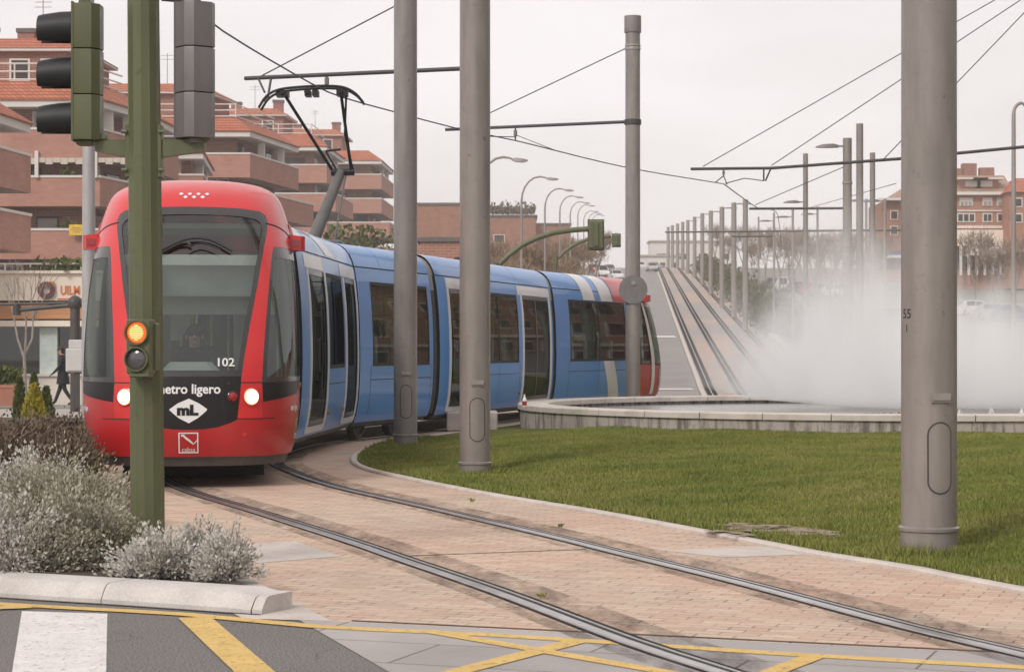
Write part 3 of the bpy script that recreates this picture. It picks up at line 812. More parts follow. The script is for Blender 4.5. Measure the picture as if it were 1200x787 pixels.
for sg in (1, -1):
    d = MB(); So_ = lambda a, p: cab_pt(a, p, LA, .004)
    patch(d, [(sg * 1.02, .64), (sg * 1.20, .80), (sg * 1.02, .96), (sg * .90, .80)], So_, .04, .05); d.build('lozenge_emblem', 'tram_white', cab)
    v, f = textmesh('metro ligero', .085, .003); mb = MB()
    mb.add([cab_pt(sg * .76 + x * .34, .80 + y, LA, .005) for x, y in v], f); mb.build('lettering', 'tram_white', cab)
    d = MB()
    for q in (rect(.95, 1.05, .67, .678), rect(.95, 1.05, .48, .49), rect(.95, .958, .49, .67), rect(1.042, 1.05, .49, .67), [(.965, .66), (.975, .66), (1.03, .585), (1.02, .575)], rect(.965, 1.035, .50, .53)):
        patch(d, [(sg * (a - .13), p) for a, p in q], So_, .04, .05)
    d.build('square_badge', 'tram_white', cab)
    d = MB(); patch(d, [(sg * 1.3, .36), (sg * 1.98, .36), (sg * 1.98, .78)], So_, .05, .05); d.build('white_corner', 'tram_white', cab)
    d = MB(); d.disc(cab_pt(sg * 1.35, 1.0, LA), (sg, 0, 0), .03, 10, 0, .06); d.build('marker_lamp', 'amber_lens', cab)

# a folded antenna cable shape seen in front of the roof is left out: it hangs from the catenary
tailm = Matrix.Translation((TAIL.x, TAIL.y, 0)) @ Matrix.Rotation(math.atan2(dirD.x, -dirD.y), 4, 'Z')
CABH = .63; CABW = 1.
rcab = make_cab('rear_cab', tailm, NL, False)
place(rcab, tailm)
for sg in (1, -1):
    d = MB(); patch(d, rect(*sorted((sg * 1.0, sg * 1.14)), .36, 2.46), lambda a, p: cab_pt(a, p, NL, .012), .05, .08); d.build('white_edge', 'tram_white', rcab, 40)
    d = MB(); patch(d, rect(*sorted((sg * .55, sg * .9)), .45, .95), lambda a, p: cab_pt(a, p, NL, .01), .05, .08); d.build('rear_lamp', 'red_lens', rcab, 40)

# gangway bellows between the cars
def ring_at(mtx, y, off, half=True):
    ps = [.32 + (4.0 - .32) * k / 34 for k in range(35)]
    r = [mtx @ side_pt(1, y, p, off) for p in ps] + [mtx @ side_pt(-1, y, p, off) for p in reversed(ps[:-1])]
    return r
frames = [(mtA, LA - .02, module_frame(J[0], J[1])[0], .2), (module_frame(J[0], J[1])[0], mod2[2] - .2, module_frame(J[1], J[2])[0], .2),
          (module_frame(J[1], J[2])[0], mod3[2] - .2, module_frame(J[2], J[3])[0], .2), (module_frame(J[2], J[3])[0], mod4[2] - .2, mtD, .2)]
for m0, ya, m1, yb in frames:
    mb = MB(); rings = []; n = 11
    for i in range(n):
        t = i / (n - 1); o = -.035 - (.035 if i % 2 else 0)
        A, B = ring_at(m0, ya, o), ring_at(m1, yb, o)
        rings.append([a.lerp(b, t) for a, b in zip(A, B)])
    mb.loft(rings, 0, False, None, False)
    k = len(mb.f)
    per = len(rings[0]) - 1
    mb.m = [1 if (18 < (j % per) < per - 19) else 0 for j in range(k)]
    place(mb.build('gangway_bellows', ['bellows', 'bellows_top'], None), Matrix.Identity(4))

# pantograph on the second car's roof
hd = Vector((-3.12, 33.3, 5.5)); root = Vector((-3.06, 33.2, 3.0)); knee = Vector((-2.76, 34.0, 4.25))
p = MB(); p.tube([root + Vector((-.12, 0, 0)), knee], [.11, .075], 10); p.tube([root + Vector((.25, -.1, -.02)), knee + Vector((.08, 0, -.05))], .014, 6)
p.box((root.x, root.y, 3.06), (.8, .9, .08), 0, bev=.03)
pg = place(p.build('pantograph', ['pantograph_grey'], None, 40), Matrix.Identity(4))
p = MB()
ax = Vector((1, .05, .02)).normalized()
p.tube([knee + ax * -.16, knee + ax * .22], .06, 8)
L_, R_ = hd + ax * -.46 + Vector((0, 0, -.1)), hd + ax * .42 + Vector((0, 0, -.1))
p.tube([knee + ax * -.12, L_], .026, 8); p.tube([knee + ax * .17, R_], .026, 8); p.tube([knee + ax * .20, knee.lerp(R_, .5) + ax * .06, R_ + ax * .08], .018, 8)
p.tube([knee.lerp(L_, .28), knee.lerp(R_, .30)], .02, 6); p.tube([knee.lerp(L_, .27), knee + ax * -.05], .014, 6)
p.build('upper_arm', 'black_rod', pg, 40)
p = MB()
for dy in (-.16, .16):
    q = hd + Vector((0, dy, 0))
    p.tube(smooth_path([q + ax * t + Vector((0, 0, z)) for t, z in ((-.86, -.30), (-.74, -.12), (-.55, -.02), (-.2, .02), (.2, .03), (.48, 0), (.66, -.10), (.78, -.24))], .06), .022, 6)
for t in (-.5, -.12, .42): p.tube([hd + ax * t + Vector((0, -.2, -.06)), hd + ax * t + Vector((0, .2, -.06))], .03, 6)
for t in (-.55, -.45, -.1, .02, .40, .48): p.box(hd + ax * t + Vector((0, 0, -.07)), (.09, .3, .09))
p.build('collector_head', 'black_rod', pg, 40)
# ------------------------------------------------------------------ ground
xs = [-600, -300, -160, -100, -70, -50, -40, -32, -26] + [-22 + k * 1. for k in range(19)] + [0, 5, 10, 16, 24, 34, 50, 75, 110, 170, 300, 600]
ys = [-60, -20, 0, 10, 20, 30, 40, 50] + [52 + 2 * k for k in range(155)] + [370, 390, 420, 500, 700, 1000, 1400]
mb = MB(); nx = len(xs)
mb.add([(x, y, H(x, y) - .004) for y in ys for x in xs], [(j * nx + i, j * nx + i + 1, (j + 1) * nx + i + 1, (j + 1) * nx + i) for j in range(len(ys) - 1) for i in range(nx - 1)])
kind(mb.build('ground', 'far_ground'), 'structure')

def sheet(name, poly, z, m_):
    b = MB(); b.add([(x, y, z) for x, y in poly], [tuple(range(len(poly)))])
    return kind(b.build(name, m_), 'structure')
def band(name, path, w, z, m_):
    P = [Vector(p) for p in path]; a, b_ = offset(P, -w / 2), offset(P, w / 2); n = len(P)
    b = MB(); b.add([(p.x, p.y, z) for p in a] + [(p.x, p.y, z) for p in b_], [(i, i + 1, n + i + 1, n + i) for i in range(n - 1)])
    return kind(b.build(name, m_), 'structure')
# near road and the street crossing
sheet('road', [(-60, -20), (60, -20), (60, 14), (-60, 14)], .0, 'asphalt')
sheet('pavement', [(-60, 14), (-5.5, 14), (-5.5, 49), (-60, 49)], .0, 'pavement')
# street paving round the track bed
sheet('track_paving', [(-1.62, 12.45), (-1.12, 10.99), (-.88, 10.87), (2.35, 9.70), (8, 7.65), (14, 12), (14, 50), (-5.3, 50), (-5.3, 20)], .002, 'pavers')
sheet('crossing_slabs', [(-1.12, 10.985), (-.88, 10.865), (2.35, 9.695), (8, 7.645), (8, 2), (2.3, 2), (-.54, 9.19)], .0035, 'granite_slabs')
sheet('edging_strip', [(-.93, 10.885), (-1.40, 10.98), (-2.6, 14.2), (-4.6, 19.5), (-4.2, 19.6), (-1.59, 12.8)], .0045, 'pale_stone')
# painted markings
yl = [(-4.2, 12.3), (-2.816, 11.6), (-1.73, 11.15), (-1.0, 10.67), (-.14, 10.36), (.275, 10.17), (.8, 9.93), (1.18, 9.74), (2.26, 9.29), (5, 8.15)]
band('yellow_line', smooth_path([(x, y) for x, y in yl], .3), .115, .0062, 'yellow_paint')
for i, (a, b, w) in enumerate((((-1.66, 11.02), (-.78, 8.0), .17), ((-.426, 10.49), (1.2, 8.5), .10), ((-.30, 9.05), (.30, 10.10), .12), ((1.0, 8.9), (1.37, 9.60), .11), ((-2.62, 11.47), (-3.4, 11.2), .14))):
    band('yellow_hatching', [a, b], w, .0068 + i * .0005, 'yellow_paint')
sheet('crossing_stripe', [(-2.63, 11.31), (-2.15, 11.20), (-1.355, 7.0), (-1.715, 7.0)], .0025, 'white_paint')
sheet('crossing_stripe', [(-3.62, 11.56), (-3.12, 11.43), (-2.2, 7.0), (-2.6, 7.0)], .0025, 'white_paint')
# concrete bands across the track bed
d_ = Vector((.94, -.342)); t_ = Vector((.342, -.94))
for q in ([(-1.68, 13.82), (-1.155, 14.27), (-1.59, 15.4), (-2.1, 15.05)], [(1.05, 14.67), (1.44, 14.2), (2.06, 14.42), (1.78, 15.0)]):
    sheet('concrete_band', q, .0040, 'pale_stone')
band('concrete_joint', [(-.72, 14.3), (.52, 14.78)], .03, .0040, 'grout')
band('paving_joint', [(-.83, 10.9), (2.35, 9.745), (5, 8.79)], .03, .0052, 'grout')
# ------------------------------------------------------------------ the near track
CL = [(4.6, 1.0), (2.52, 6.9), (1.6, 9.46), (1.27, 10.35), (.63, 12.4), (-.06, 14.40), (-.47, 15.6), (-1.5, 18.4), (-2.48, 21.0), (-3.2, 23.5), (-3.72, 26.0), (-3.82, 29), (-3.5, 31.8), (-2.4, 35.3), (-.28, 43.0), (2.2, 49.6), (5.5, 60), (8.9, 82), (10.5, 104), (12.4, 136), (16.2, 200), (19.8, 260), (25.4, 354), (27, 380)]
center = smooth_path([(x, y) for x, y in CL], .35)
# heading of the path is away from the camera, so + is to the right
def rail(d, path, label, group, zf):
    t = thing('tram_rail', label, 'rail', (path[0].x, path[0].y, 0), 0, group)
    off = lambda e: offset(path, d + e)
    def prof_mesh(sec, nm, m_):
        b = MB(); rows = [off(e) for e, z in sec]; n = len(path); vs = []
        for r, (e, z) in zip(rows, sec):
            vs += [(p.x - path[0].x, p.y - path[0].y, zf(p) + z) for p in r]
        fs = [(k * n + i, k * n + i + 1, (k + 1) * n + i + 1, (k + 1) * n + i) for k in range(len(sec) - 1) for i in range(n - 1)]
        b.add(vs, fs); return b.build(nm, m_, t, 50)
    # seen from the right of the track: bright running surface, dark groove, thin lip, dark seal
    prof_mesh([(-.065, .0062), (-.038, .0066)], 'rail_seal', 'rail_seal')
    prof_mesh([(-.037, .0066), (-.034, .0135), (.022, .0140), (.026, .0090)], 'rail_head', 'rail_steel')
    prof_mesh([(.0265, .0085), (.068, .0085)], 'rail_groove', 'rail_groove')
    prof_mesh([(.0685, .0085), (.070, .0125), (.080, .0125), (.082, .0080)], 'rail_lip', 'rail_steel')
    prof_mesh([(.083, .0072), (.125, .0066)], 'rail_seal', 'rail_seal')
    prof_mesh([(.12, .0050), (.36, .0050)], 'rail_stain', 'rail_stain'); prof_mesh([(-.19, .0050), (-.08, .0050)], 'rail_stain', 'rail_stain')
    return t
near = [p for p in center if p.y < 62]
zf = lambda p: H(p.x, p.y)
rail(-.765, near, 'left rail of the curved track in front of the tram, running off the bottom edge', 'rails of the curved track', zf)
rail(.765, near, 'right rail of the curved track, the one nearer the lawn kerb', 'rails of the curved track', zf)
# ------------------------------------------------------------------ the hill
hill = [p for p in center if p.y >= 58]
hill = hill[::3] + [hill[-1]]
kind(strip(hill, -9.2, -1.3, .03, 'road', 'road_far'), 'structure')
kind(strip(hill, -1.0, 5.0, .04, 'track_bed', 'hill_paving'), 'structure')
for d, lab in ((-.72, 'leftmost rail on the hill, beside the kerb of the road'), (.72, 'second rail from the left on the hill'), (2.5, 'third rail from the left on the hill'), (3.94, 'rightmost rail on the hill, beside the hedge')):
    b = MB()
    for e0, e1, z, mi in ((-.24, .24, .052, 0), (-.025, .025, .066, 1)):
        a, c = offset(hill, d + e0), offset(hill, d + e1); n = len(hill)
        b.add([(p.x, p.y, H(p.x, p.y) + z) for p in a] + [(p.x, p.y, H(p.x, p.y) + z) for p in c], [(i, i + 1, n + i + 1, n + i) for i in range(n - 1)], mi)
    tag(b.build('tram_rail', ['rail_seal', 'rail_steel']), lab, 'rail', 'rails climbing the hill')
def kerb(path, w, h, name, lab, m_='pale_stone', dz=0., zfn=None):
    b = MB(); a, c = offset(path, -w / 2), offset(path, w / 2); n = len(path)
    zfn = zfn or (lambda p: H(p.x, p.y))
    a2, c2 = offset(path, -w / 2 + .015), offset(path, w / 2 - .015)
    rows = [(a, -.1), (a, h - .015), (a2, h), (c2, h), (c, h - .015), (c, -.1)]; vs = []
    for r, z in rows: vs += [(p.x, p.y, zfn(q) + z + dz) for p, q in zip(r, path)]
    b.add(vs, [(k * n + i, k * n + i + 1, (k + 1) * n + i + 1, (k + 1) * n + i) for k in range(5) for i in range(n - 1)] + [tuple(k * n for k in range(6)), tuple(k * n + n - 1 for k in reversed(range(6)))])
    return kind(b.build(name, m_), 'structure')
kerb(offset(hill, -1.15), .24, .10, 'kerb', '')
kerb(offset(hill, 5.3), .5, .35, 'kerb', '')
# painted bar across the hill road
p0 = offset(hill, -9)[next(i for i, p in enumerate(hill) if p.y > 152)]
for yy, w in ((150, 2.2), (104, 1.2)):
    c = min(hill, key=lambda p: abs(p.y - yy))
    b = MB(); b.add([(x, y, H(x, y) + .06) for x, y in ((c.x - 5.5, yy), (c.x - 1.5, yy), (c.x - 1.5, yy + w), (c.x - 5.5, yy + w))], [(0, 1, 2, 3)]); kind(b.build('stop_line', 'white_paint'), 'structure')
# ------------------------------------------------------------------ lawn island
LK = [(8.0, 4.6), (5.4, 7.6), (4.1, 9.8), (2.97, 12.1), (2.56, 13.3), (2.11, 14.25), (1.82, 15.05), (1.3, 16.45), (.67, 18.1), (-.2, 20.1), (-1.16, 22.75), (-1.72, 24.6), (-2.0, 26.6), (-2.02, 28.8), (-1.86, 31), (-.98, 34.5), (0.0, 38), (1.0, 41.6), (2.7, 46), (4.7, 52), (7.5, 57)]
edge = smooth_path(LK, .45)
kerb(edge, .09, .034, 'lawn_kerb', '', 'pale_stone')
island = [(p.x, p.y) for p in offset(edge, .05)] + [(16, 58), (26, 50), (27, 25), (18, 9), (10, 5)]
EA = np.array([(p.x, p.y) for p in edge])
def edist(x, y): return float(np.min(np.hypot(EA[:, 0] - x, EA[:, 1] - y)))
def LH(x, y):
    d = edist(x, y)
    return .03 + .17 * sstep(d / 3.6) + .012 * math.sin(x * 2.1 + 1.3 * math.sin(y * 1.1)) * min(1, d)
b = MB(); patch(b, island, lambda x, y: (x, y, LH(x, y)), .4, .4)
kind(b.build('lawn', 'lawn', None, True), 'structure')
# bare earth patches along the lawn's edge
BARE = [(1.98, 15.85, .72, .27, -1.0), (1.62, 15.6, .32, .12, -1.15)]
def bare(x, y):
    for cx, cy, a, b_, t in BARE:
        u = (x - cx) * math.cos(t) + (y - cy) * math.sin(t); w = -(x - cx) * math.sin(t) + (y - cy) * math.cos(t)
        q = (u / a) ** 2 + (w / b_) ** 2 + .35 * math.sin(u * 17 + 2 * math.sin(w * 23)) + .3 * math.sin(w * 31 + u * 9)
        if q < .9 or (q < 1.9 and math.sin(u * 997 + w * 613) > q * 1.1 - 1.4): return True
    return False
for cx, cy, a, b_, t in BARE:
    poly = []
    for k in range(20):
        r = 1 + .2 * math.sin(k * 2.3) + .12 * math.sin(k * 4.1) ; u, w = a * r * math.cos(k * PI / 10), b_ * r * math.sin(k * PI / 10)
        poly.append((cx + u * math.cos(t) - w * math.sin(t), cy + u * math.sin(t) + w * math.cos(t)))
    b = MB(); patch(b, poly, lambda x, y: (x, y, LH(x, y) + .012), .15, .15); kind(b.build('bare_earth', 'dry_soil', None, True), 'structure')
FC = (6.6, 36.5); FR = 6.5
# grass blades
def grass():
    N = 300000
    Y = 11.5 + 21 * RNG.random(N * 3) ** 1.25
    px = 410 + RNG.random(N * 3) * 840
    X = (px - 600) * Y / F
    d = np.full(len(X), 9.)
    for k in range(0, len(EA)):
        d = np.minimum(d, np.hypot(X - EA[k, 0], Y - EA[k, 1]))
    poly = np.array(island); ins = np.zeros(len(X), bool); j = len(poly) - 1
    for i in range(len(poly)):
        xi, yi = poly[i]; xj, yj = poly[j]
        c = ((yi > Y) != (yj > Y)) & (X < (xj - xi) * (Y - yi) / (yj - yi + 1e-12) + xi); ins ^= c; j = i
    keep = ins & (np.hypot(X - FC[0], Y - FC[1]) > FR + .02) & (d > .035 + .06 * np.abs(np.sin(X * 9 + Y * 7)))
    keep &= ~np.array([bare(x, y) if (Y_ < 17.5 and x > 1) else False for x, y, Y_ in zip(X, Y, Y)])
    X, Y, d = X[keep][:N], Y[keep][:N], d[keep][:N]; n = len(X)
    t = np.clip(d / 3.6, 0, 1); Z = .03 + .17 * t * t * (3 - 2 * t) + .012 * np.sin(X * 2.1 + 1.3 * np.sin(Y * 1.1)) * np.minimum(1, d)
    clump = .5 + .5 * np.sin(X * 5.1 + 2 * np.sin(Y * 3.3)) * np.sin(Y * 4.3 + X)
    h = (.017 + .025 * RNG.random(n)) * (.7 + .5 * clump) * np.where(d < .4, 1.5, 1)
    for qx, qy in ((2.77, 14.0), (-.40, 22.9), (-1.5, 29.8)): h *= np.where(np.hypot(X - qx, Y - qy) < .33, 2.1, 1)
    w = .0035 + .004 * RNG.random(n) + Y * .00012
    a = RNG.random(n) * 2 * PI; lx, ly = (RNG.random(n) - .5) * h * 1.1, (RNG.random(n) - .5) * h * 1.1
    V = np.empty((n, 3, 3))
    V[:, 0] = np.stack([X - np.cos(a) * w, Y - np.sin(a) * w, Z - .004], 1); V[:, 1] = np.stack([X + np.cos(a) * w, Y + np.sin(a) * w, Z - .004], 1)
    V[:, 2] = np.stack([X + lx, Y + ly, Z + h], 1)
    me = bpy.data.meshes.new('grass'); me.vertices.add(n * 3); me.vertices.foreach_set('co', V.ravel())
    me.loops.add(n * 3); me.loops.foreach_set('vertex_index', np.arange(n * 3, dtype=np.int32))
    me.polygons.add(n); me.polygons.foreach_set('loop_start', np.arange(0, n * 3, 3, dtype=np.int32)); me.polygons.foreach_set('loop_total', np.full(n, 3, np.int32))
    me.update(); me.materials.append(M['grass_blades'])
    o = bpy.data.objects.new('grass', me); COL.objects.link(o)
    kind(tag(o, 'short mown grass covering the island lawn', 'grass'), 'stuff')
grass()
# ------------------------------------------------------------------ fountain
ft = thing('fountain', 'round stone fountain basin on the lawn with a pale coping', 'fountain', (FC[0], FC[1], .12))
NS = 128
def ringmesh(r0, r1, z0, z1, nm, m_, bev=.0):
    b = MB(); sec = [(r1, z0), (r1, z1 - bev), (r1 - bev, z1), (r0 + bev, z1), (r0, z1 - bev), (r0, z0)]
    rings = [[(r * math.cos(2 * PI * k / NS), r * math.sin(2 * PI * k / NS), z) for r, z in sec] for k in range(NS)]
    vs = [p for r in rings for p in r]; n = len(sec)
    fs = [(k * n + i, ((k + 1) % NS) * n + i, ((k + 1) % NS) * n + (i + 1) % n, k * n + (i + 1) % n) for k in range(NS) for i in range(n)]
    b.add(vs, fs); return b.build(nm, m_, ft, 40)
ringmesh(FR - .42, FR - .04, -.2, .25, 'basin_wall', 'basin_stone')
# coping in separate slabs so that the joints show
b = MB()
for k in range(40):
    a0, a1 = 2 * PI * k / 40 + .0012, 2 * PI * (k + 1) / 40 - .0012
    sec = [(FR, .252), (FR, .33), (FR - .02, .345), (FR - .5, .345), (FR - .52, .33), (FR - .52, .252)]
    rings = [[(r * math.cos(lerp(a0, a1, t / 4)), r * math.sin(lerp(a0, a1, t / 4)), z) for r, z in sec] for t in range(5)]
    b.loft(rings, 0, True)
b.build('coping', 'coping_stone', ft, 30)
b = MB(); b.add([((FR - .4) * math.cos(2 * PI * k / 64), (FR - .4) * math.sin(2 * PI * k / 64), .19) for k in range(64)], [tuple(range(64))]); b.build('water', 'water', ft)
for k in range(16):
    b = MB(); x = -1.55 + k * .11 + .02 * math.sin(k * 5); y = -4.6 + .06 * k
    b.lathe([(.03, .12), (.03, .2), (.018, .22), (.016, .30), (.008, .31)], 8, 0, Matrix.Translation((x, y, 0))); b.build('nozzle', 'dark_metal', ft)
b = MB(); z = .12 + .345; c = at(606, 34.2); b.lathe([(.035, 0), (.037, .10), (.03, .13), (.014, .16), (.014, .20)], 10, 0, Matrix.Translation((c.x + .12, c.y, z))); b.lathe([(.0375, .02), (.0385, .09)], 10, 1, Matrix.Translation((c.x + .12, c.y, z)))
tag(b.build('bottle', ['tram_white', 'car_red'], None, 40), 'small white and red bottle left on the fountain rim', 'bottle')
# fine jets along the front of the pool
m, nt, out = nodes('jet_water')
b_ = bsdf(nt, out, (.9, .89, .89), .4); nt.links.new(ramp(nt, noise(nt, pos(nt, (1, 1, .3)), 30, 3), .35, .65, .05, .55), b_.inputs['Alpha'])
for k in range(16):
    b = MB(); a = math.radians(-92 + k * 2.6); x, y = 5.2 * math.cos(a), 5.2 * math.sin(a); q = .17 + .05 * math.sin(k * 2.7)
    b.lathe([(.10, .19), (.06, .19 + q * .4), (.018, .19 + q), (.004, .2 + q)], 8, 0, Matrix.Translation((x, y, 0)), False); b.build('water_jet', 'jet_water', ft, True)
# mist
m, nt, out = nodes('mist')
tc = nn(nt, 'ShaderNodeTexCoord').outputs['Object']
def vmath(op, a, b_=None):
    n = nn(nt, 'ShaderNodeVectorMath', operation=op); nt.links.new(a, n.inputs[0])
    if b_ is not None: n.inputs[1].default_value = b_
    return n
def fmath(op, a, b_=None, c=None):
    n = nn(nt, 'ShaderNodeMath', operation=op)
    for i, q in enumerate((a, b_, c)):
        if q is None: continue
        if isinstance(q, (int, float)): n.inputs[i].default_value = q
        else: nt.links.new(q, n.inputs[i])
    return n.outputs[0]
mp = nn(nt, 'ShaderNodeMapping'); mp.inputs['Scale'].default_value = (.8, .8, .34); nt.links.new(tc, mp.inputs[0])
n1 = noise(nt, mp.outputs[0], 1.15, 7, .66)
sx = nn(nt, 'ShaderNodeSeparateXYZ'); nt.links.new(tc, sx.inputs[0])
# a wide low cushion of spray: elliptical falloff round the basin's middle, thin towards the top
ex = fmath('POWER', fmath('ABSOLUTE', fmath('DIVIDE', fmath('SUBTRACT', sx.outputs[0], 1.3), 4.9)), 3.)
ey = fmath('POWER', fmath('ABSOLUTE', fmath('DIVIDE', fmath('SUBTRACT', sx.outputs[1], 1.2), 4.2)), 2.)
hz = ramp(nt, sx.outputs[0], -.6, 2.6, 3.9, 2.1)
ez = fmath('POWER', fmath('ABSOLUTE', fmath('DIVIDE', sx.outputs[2], hz)), 1.2)
sm = fmath('ADD', fmath('ADD', ex, ey), ez)
base = fmath('SUBTRACT', 1.0, sm)
den = fmath('ADD', base, fmath('MULTIPLY', fmath('SUBTRACT', n1, .5), 2.5))
den = fmath('MAXIMUM', den, 0)
den = fmath('POWER', den, 1.7)
edgefade = fmath('MULTIPLY', den, 1.4)
pv = nn(nt, 'ShaderNodeVolumePrincipled'); pv.inputs['Color'].default_value = (1, .997, .995, 1); pv.inputs['Anisotropy'].default_value = .1
nt.links.new(edgefade, pv.inputs['Density']); nt.links.new(pv.outputs[0], out.inputs['Volume'])
b = MB(); b.ball((1.3, 1.0, 2.1), (7.6, 5.6, 2.4), 24, 12)
o = b.build('fountain_mist', 'mist', None, None, (FC[0], FC[1], .5))
# squash the lower half flat on the water
for v_ in o.data.vertices:
    if v_.co.z < 1.75: v_.co.z = max(-.12, v_.co.z - 0); 
kind(tag(o, 'white spray drifting over the fountain basin', 'mist'), 'stuff')
# ------------------------------------------------------------------ planted bed on the left with its kerb
bedk = smooth_path([(-8, 14.55), (-4.5, 12.75), (-2.9, 11.93), (-2.1, 11.55), (-1.5, 11.24), (-1.32, 11.15)], .2)
bk = offset(bedk, -.15)
w = .3; h = .115; a = offset(bk, -w / 2)
b = MB(); rk = random.Random(3)
for k0 in range(0, len(bk) - 1, 5):
    seg = [Vector(p) for p in bk[k0:k0 + 6]]
    if len(seg) < 2: continue
    e0 = (seg[1] - seg[0]).normalized() * .004; e1 = (seg[-1] - seg[-2]).normalized() * .004
    seg[0] += e0; seg[-1] -= e1; dz = rk.uniform(-.003, .003); n = len(seg); vs = []
    for e, z in ((w / 2, -.05), (w / 2, .03), (w / 2 - .03, h - .035), (w / 2 - .05, h - .010), (w / 2 - .08, h), (-w / 2, h), (-w / 2, -.05)):
        vs += [(p.x, p.y, (z + dz) * (1 if z < 0 else lerp(1, .82, sstep((q.x + 1.4) / .1)))) for p, q in zip(offset(seg, e), seg)]
    b.add(vs, [(k * n + i, k * n + i + 1, (k + 1) * n + i + 1, (k + 1) * n + i) for k in range(6) for i in range(n - 1)] + [tuple(k * n for k in range(7)), tuple(k * n + n - 1 for k in reversed(range(7)))])
band('kerb_gap', [(p.x, p.y) for p in offset(bk, w / 2 + .012)], .045, .0045, 'grout')
kind(b.build('bed_kerb', 'kerb_stone', None, 30), 'structure')
for i in range(4, len(bk) - 2, 5):
    p = bk[i]; t = (bk[i + 1] - bk[i - 1]).normalized(); nrm = Vector((t.y, -t.x))
    if p.x < -5: continue
kind(kerb(offset(smooth_path([(-1.28, 11.37), (-1.5, 11.9), (-1.72, 12.6), (-2.6, 14.8), (-4.5, 19.6)], .3), .0), .2, .075, 'bed_kerb', '', 'kerb_stone'), 'structure')
bed = [(p.x, p.y) for p in a if p.x < -1.5] + [(-1.47, 11.5), (-1.52, 11.8)] + [(-1.78, 12.4), (-2.55, 14.6), (-4.5, 19.8), (-5.2, 23), (-5.6, 40), (-14, 40), (-14, 17)]
b = MB(); patch(b, bed, lambda x, y: (x, y, .10 + .02 * math.sin(x * 5) * math.sin(y * 4)), .5, .5); kind(b.build('bed_soil', 'soil', None, True), 'structure')
# ------------------------------------------------------------------ big grey poles
def big_pole(px, Y, d, zb, h, label, stencil=None, plate=True, cap=False, door=0.):
    x = (px - CX) * Y / F; r = d / 2
    t = thing('catenary_pole', label, 'pole', (x, Y, zb), 0, 'grey round poles')
    b = MB(); b.lathe([(r * 1.02, -.3), (r, 0), (r * .995, h * .5), (r * .985, h)], 40); b.build('shaft', 'pole_grey', t, 40)
    b = MB(); b.lathe([(r * 1.015, -.2), (r * 1.035, .13), (r * 1.10, .135), (r * 1.105, .155), (r * 1.0, .165)], 40, 0, None, False); b.build('base_collar', 'pole_grey', t, 40)
    if door is not None:
        # oval service door, a raised rim around it
        dz, dw, dh = .62, .085, .235
        def S(u, v, o=0.):
            a = -PI / 2 + u / r + door
            return Vector(((r + o) * math.cos(a), (r + o) * math.sin(a), v))
        outl = lambda k_, e: (dw + e) * math.cos(k_) if True else 0
        def oval(e):
            pts = []
            for k in range(32):
                a = 2 * PI * k / 32; pts.append(((dw + e) * math.cos(a), dz + (dh - dw) * (1 if math.sin(a) > 0 else -1) + (dw + e) * math.sin(a)))
            return pts
        b = MB(); patch(b, oval(-.008), lambda u, v: S(u, v, .004), .03, .06); b.build('service_door', 'pole_grey', t, 40)
        b = MB(); o0, o1 = oval(-.008), oval(.004)
        for k in range(32): b.add([S(*o0[k], .0015), S(*o0[(k + 1) % 32], .0015), S(*o1[(k + 1) % 32], .0015), S(*o1[k], .0015)], [(0, 1, 2, 3)])
        b.build('door_gap', 'dark_metal', t)
        if plate:
            b = MB()
            for q, z0, z1, o in ((.062, .985, 1.045, .022), (.055, 1.0, 1.03, .03)):
                pts = [S(-q, z0, 0), S(q, z0, 0), S(q, z1, 0), S(-q, z1, 0), S(-q, z0, o), S(q, z0, o), S(q, z1, o), S(-q, z1, o)]
                b.add(pts, [(4, 5, 6, 7), (0, 1, 5, 4), (1, 2, 6, 5), (2, 3, 7, 6), (3, 0, 4, 7)])
            b.build('cable_bracket', 'pole_far', t)
    if stencil:
        def put(txt, u0, z0, size):
            v, f = textmesh(txt, size); q = MB()
            q.add([((r + .002) * math.cos(-PI / 2 + (u0 + x_) / r), (r + .002) * math.sin(-PI / 2 + (u0 + x_) / r), z0 + y_) for x_, y_ in v], f)
            q.build('stencil_number', 'stencil', t)
        put('55', -r * 1.10, stencil, .088); put('1', -r * 1.1, stencil - .095, .07)
    if cap:
        b = MB(); b.lathe([(r * 1.12, h - .36), (r * 1.14, h - .35), (r * 1.14, h), (.02, h + .02)], 32); b.build('pole_cap', 'pole_grey', t, 40)
    return t
pR = big_pole(1088.7, 14.0, .366, .07, 9.5, 'thick grey steel pole marked with stencilled numbers, alone on the right of the lawn', stencil=1.565, door=.22)
pM = big_pole(556.6, 22.9, .334, .02, 9.5, 'grey steel pole at the tip of the lawn in front of the pale concrete footing', door=.18)
pL = big_pole(475.2, 29.8, .332, .04, 9.5, 'grey steel pole close beside the wheels of the blue tram', door=.1)
pB = big_pole(741.5, 45.8, .325, .0, 8.62, 'capped grey steel pole behind the fountain rim carrying a round sign', plate=False, cap=True, door=None)
pH = big_pole(553.5, 36.1, .30, .3, 8.6, 'grey steel pole on a concrete footing, close behind the pole at the lawn tip', plate=False, door=None)
b = MB(); b.box((0, 0, .17), (.86, .8, .34), 0, bev=.03)
b.build('concrete_footing', 'pale_stone', pH, 30, (0, 0, -.3))
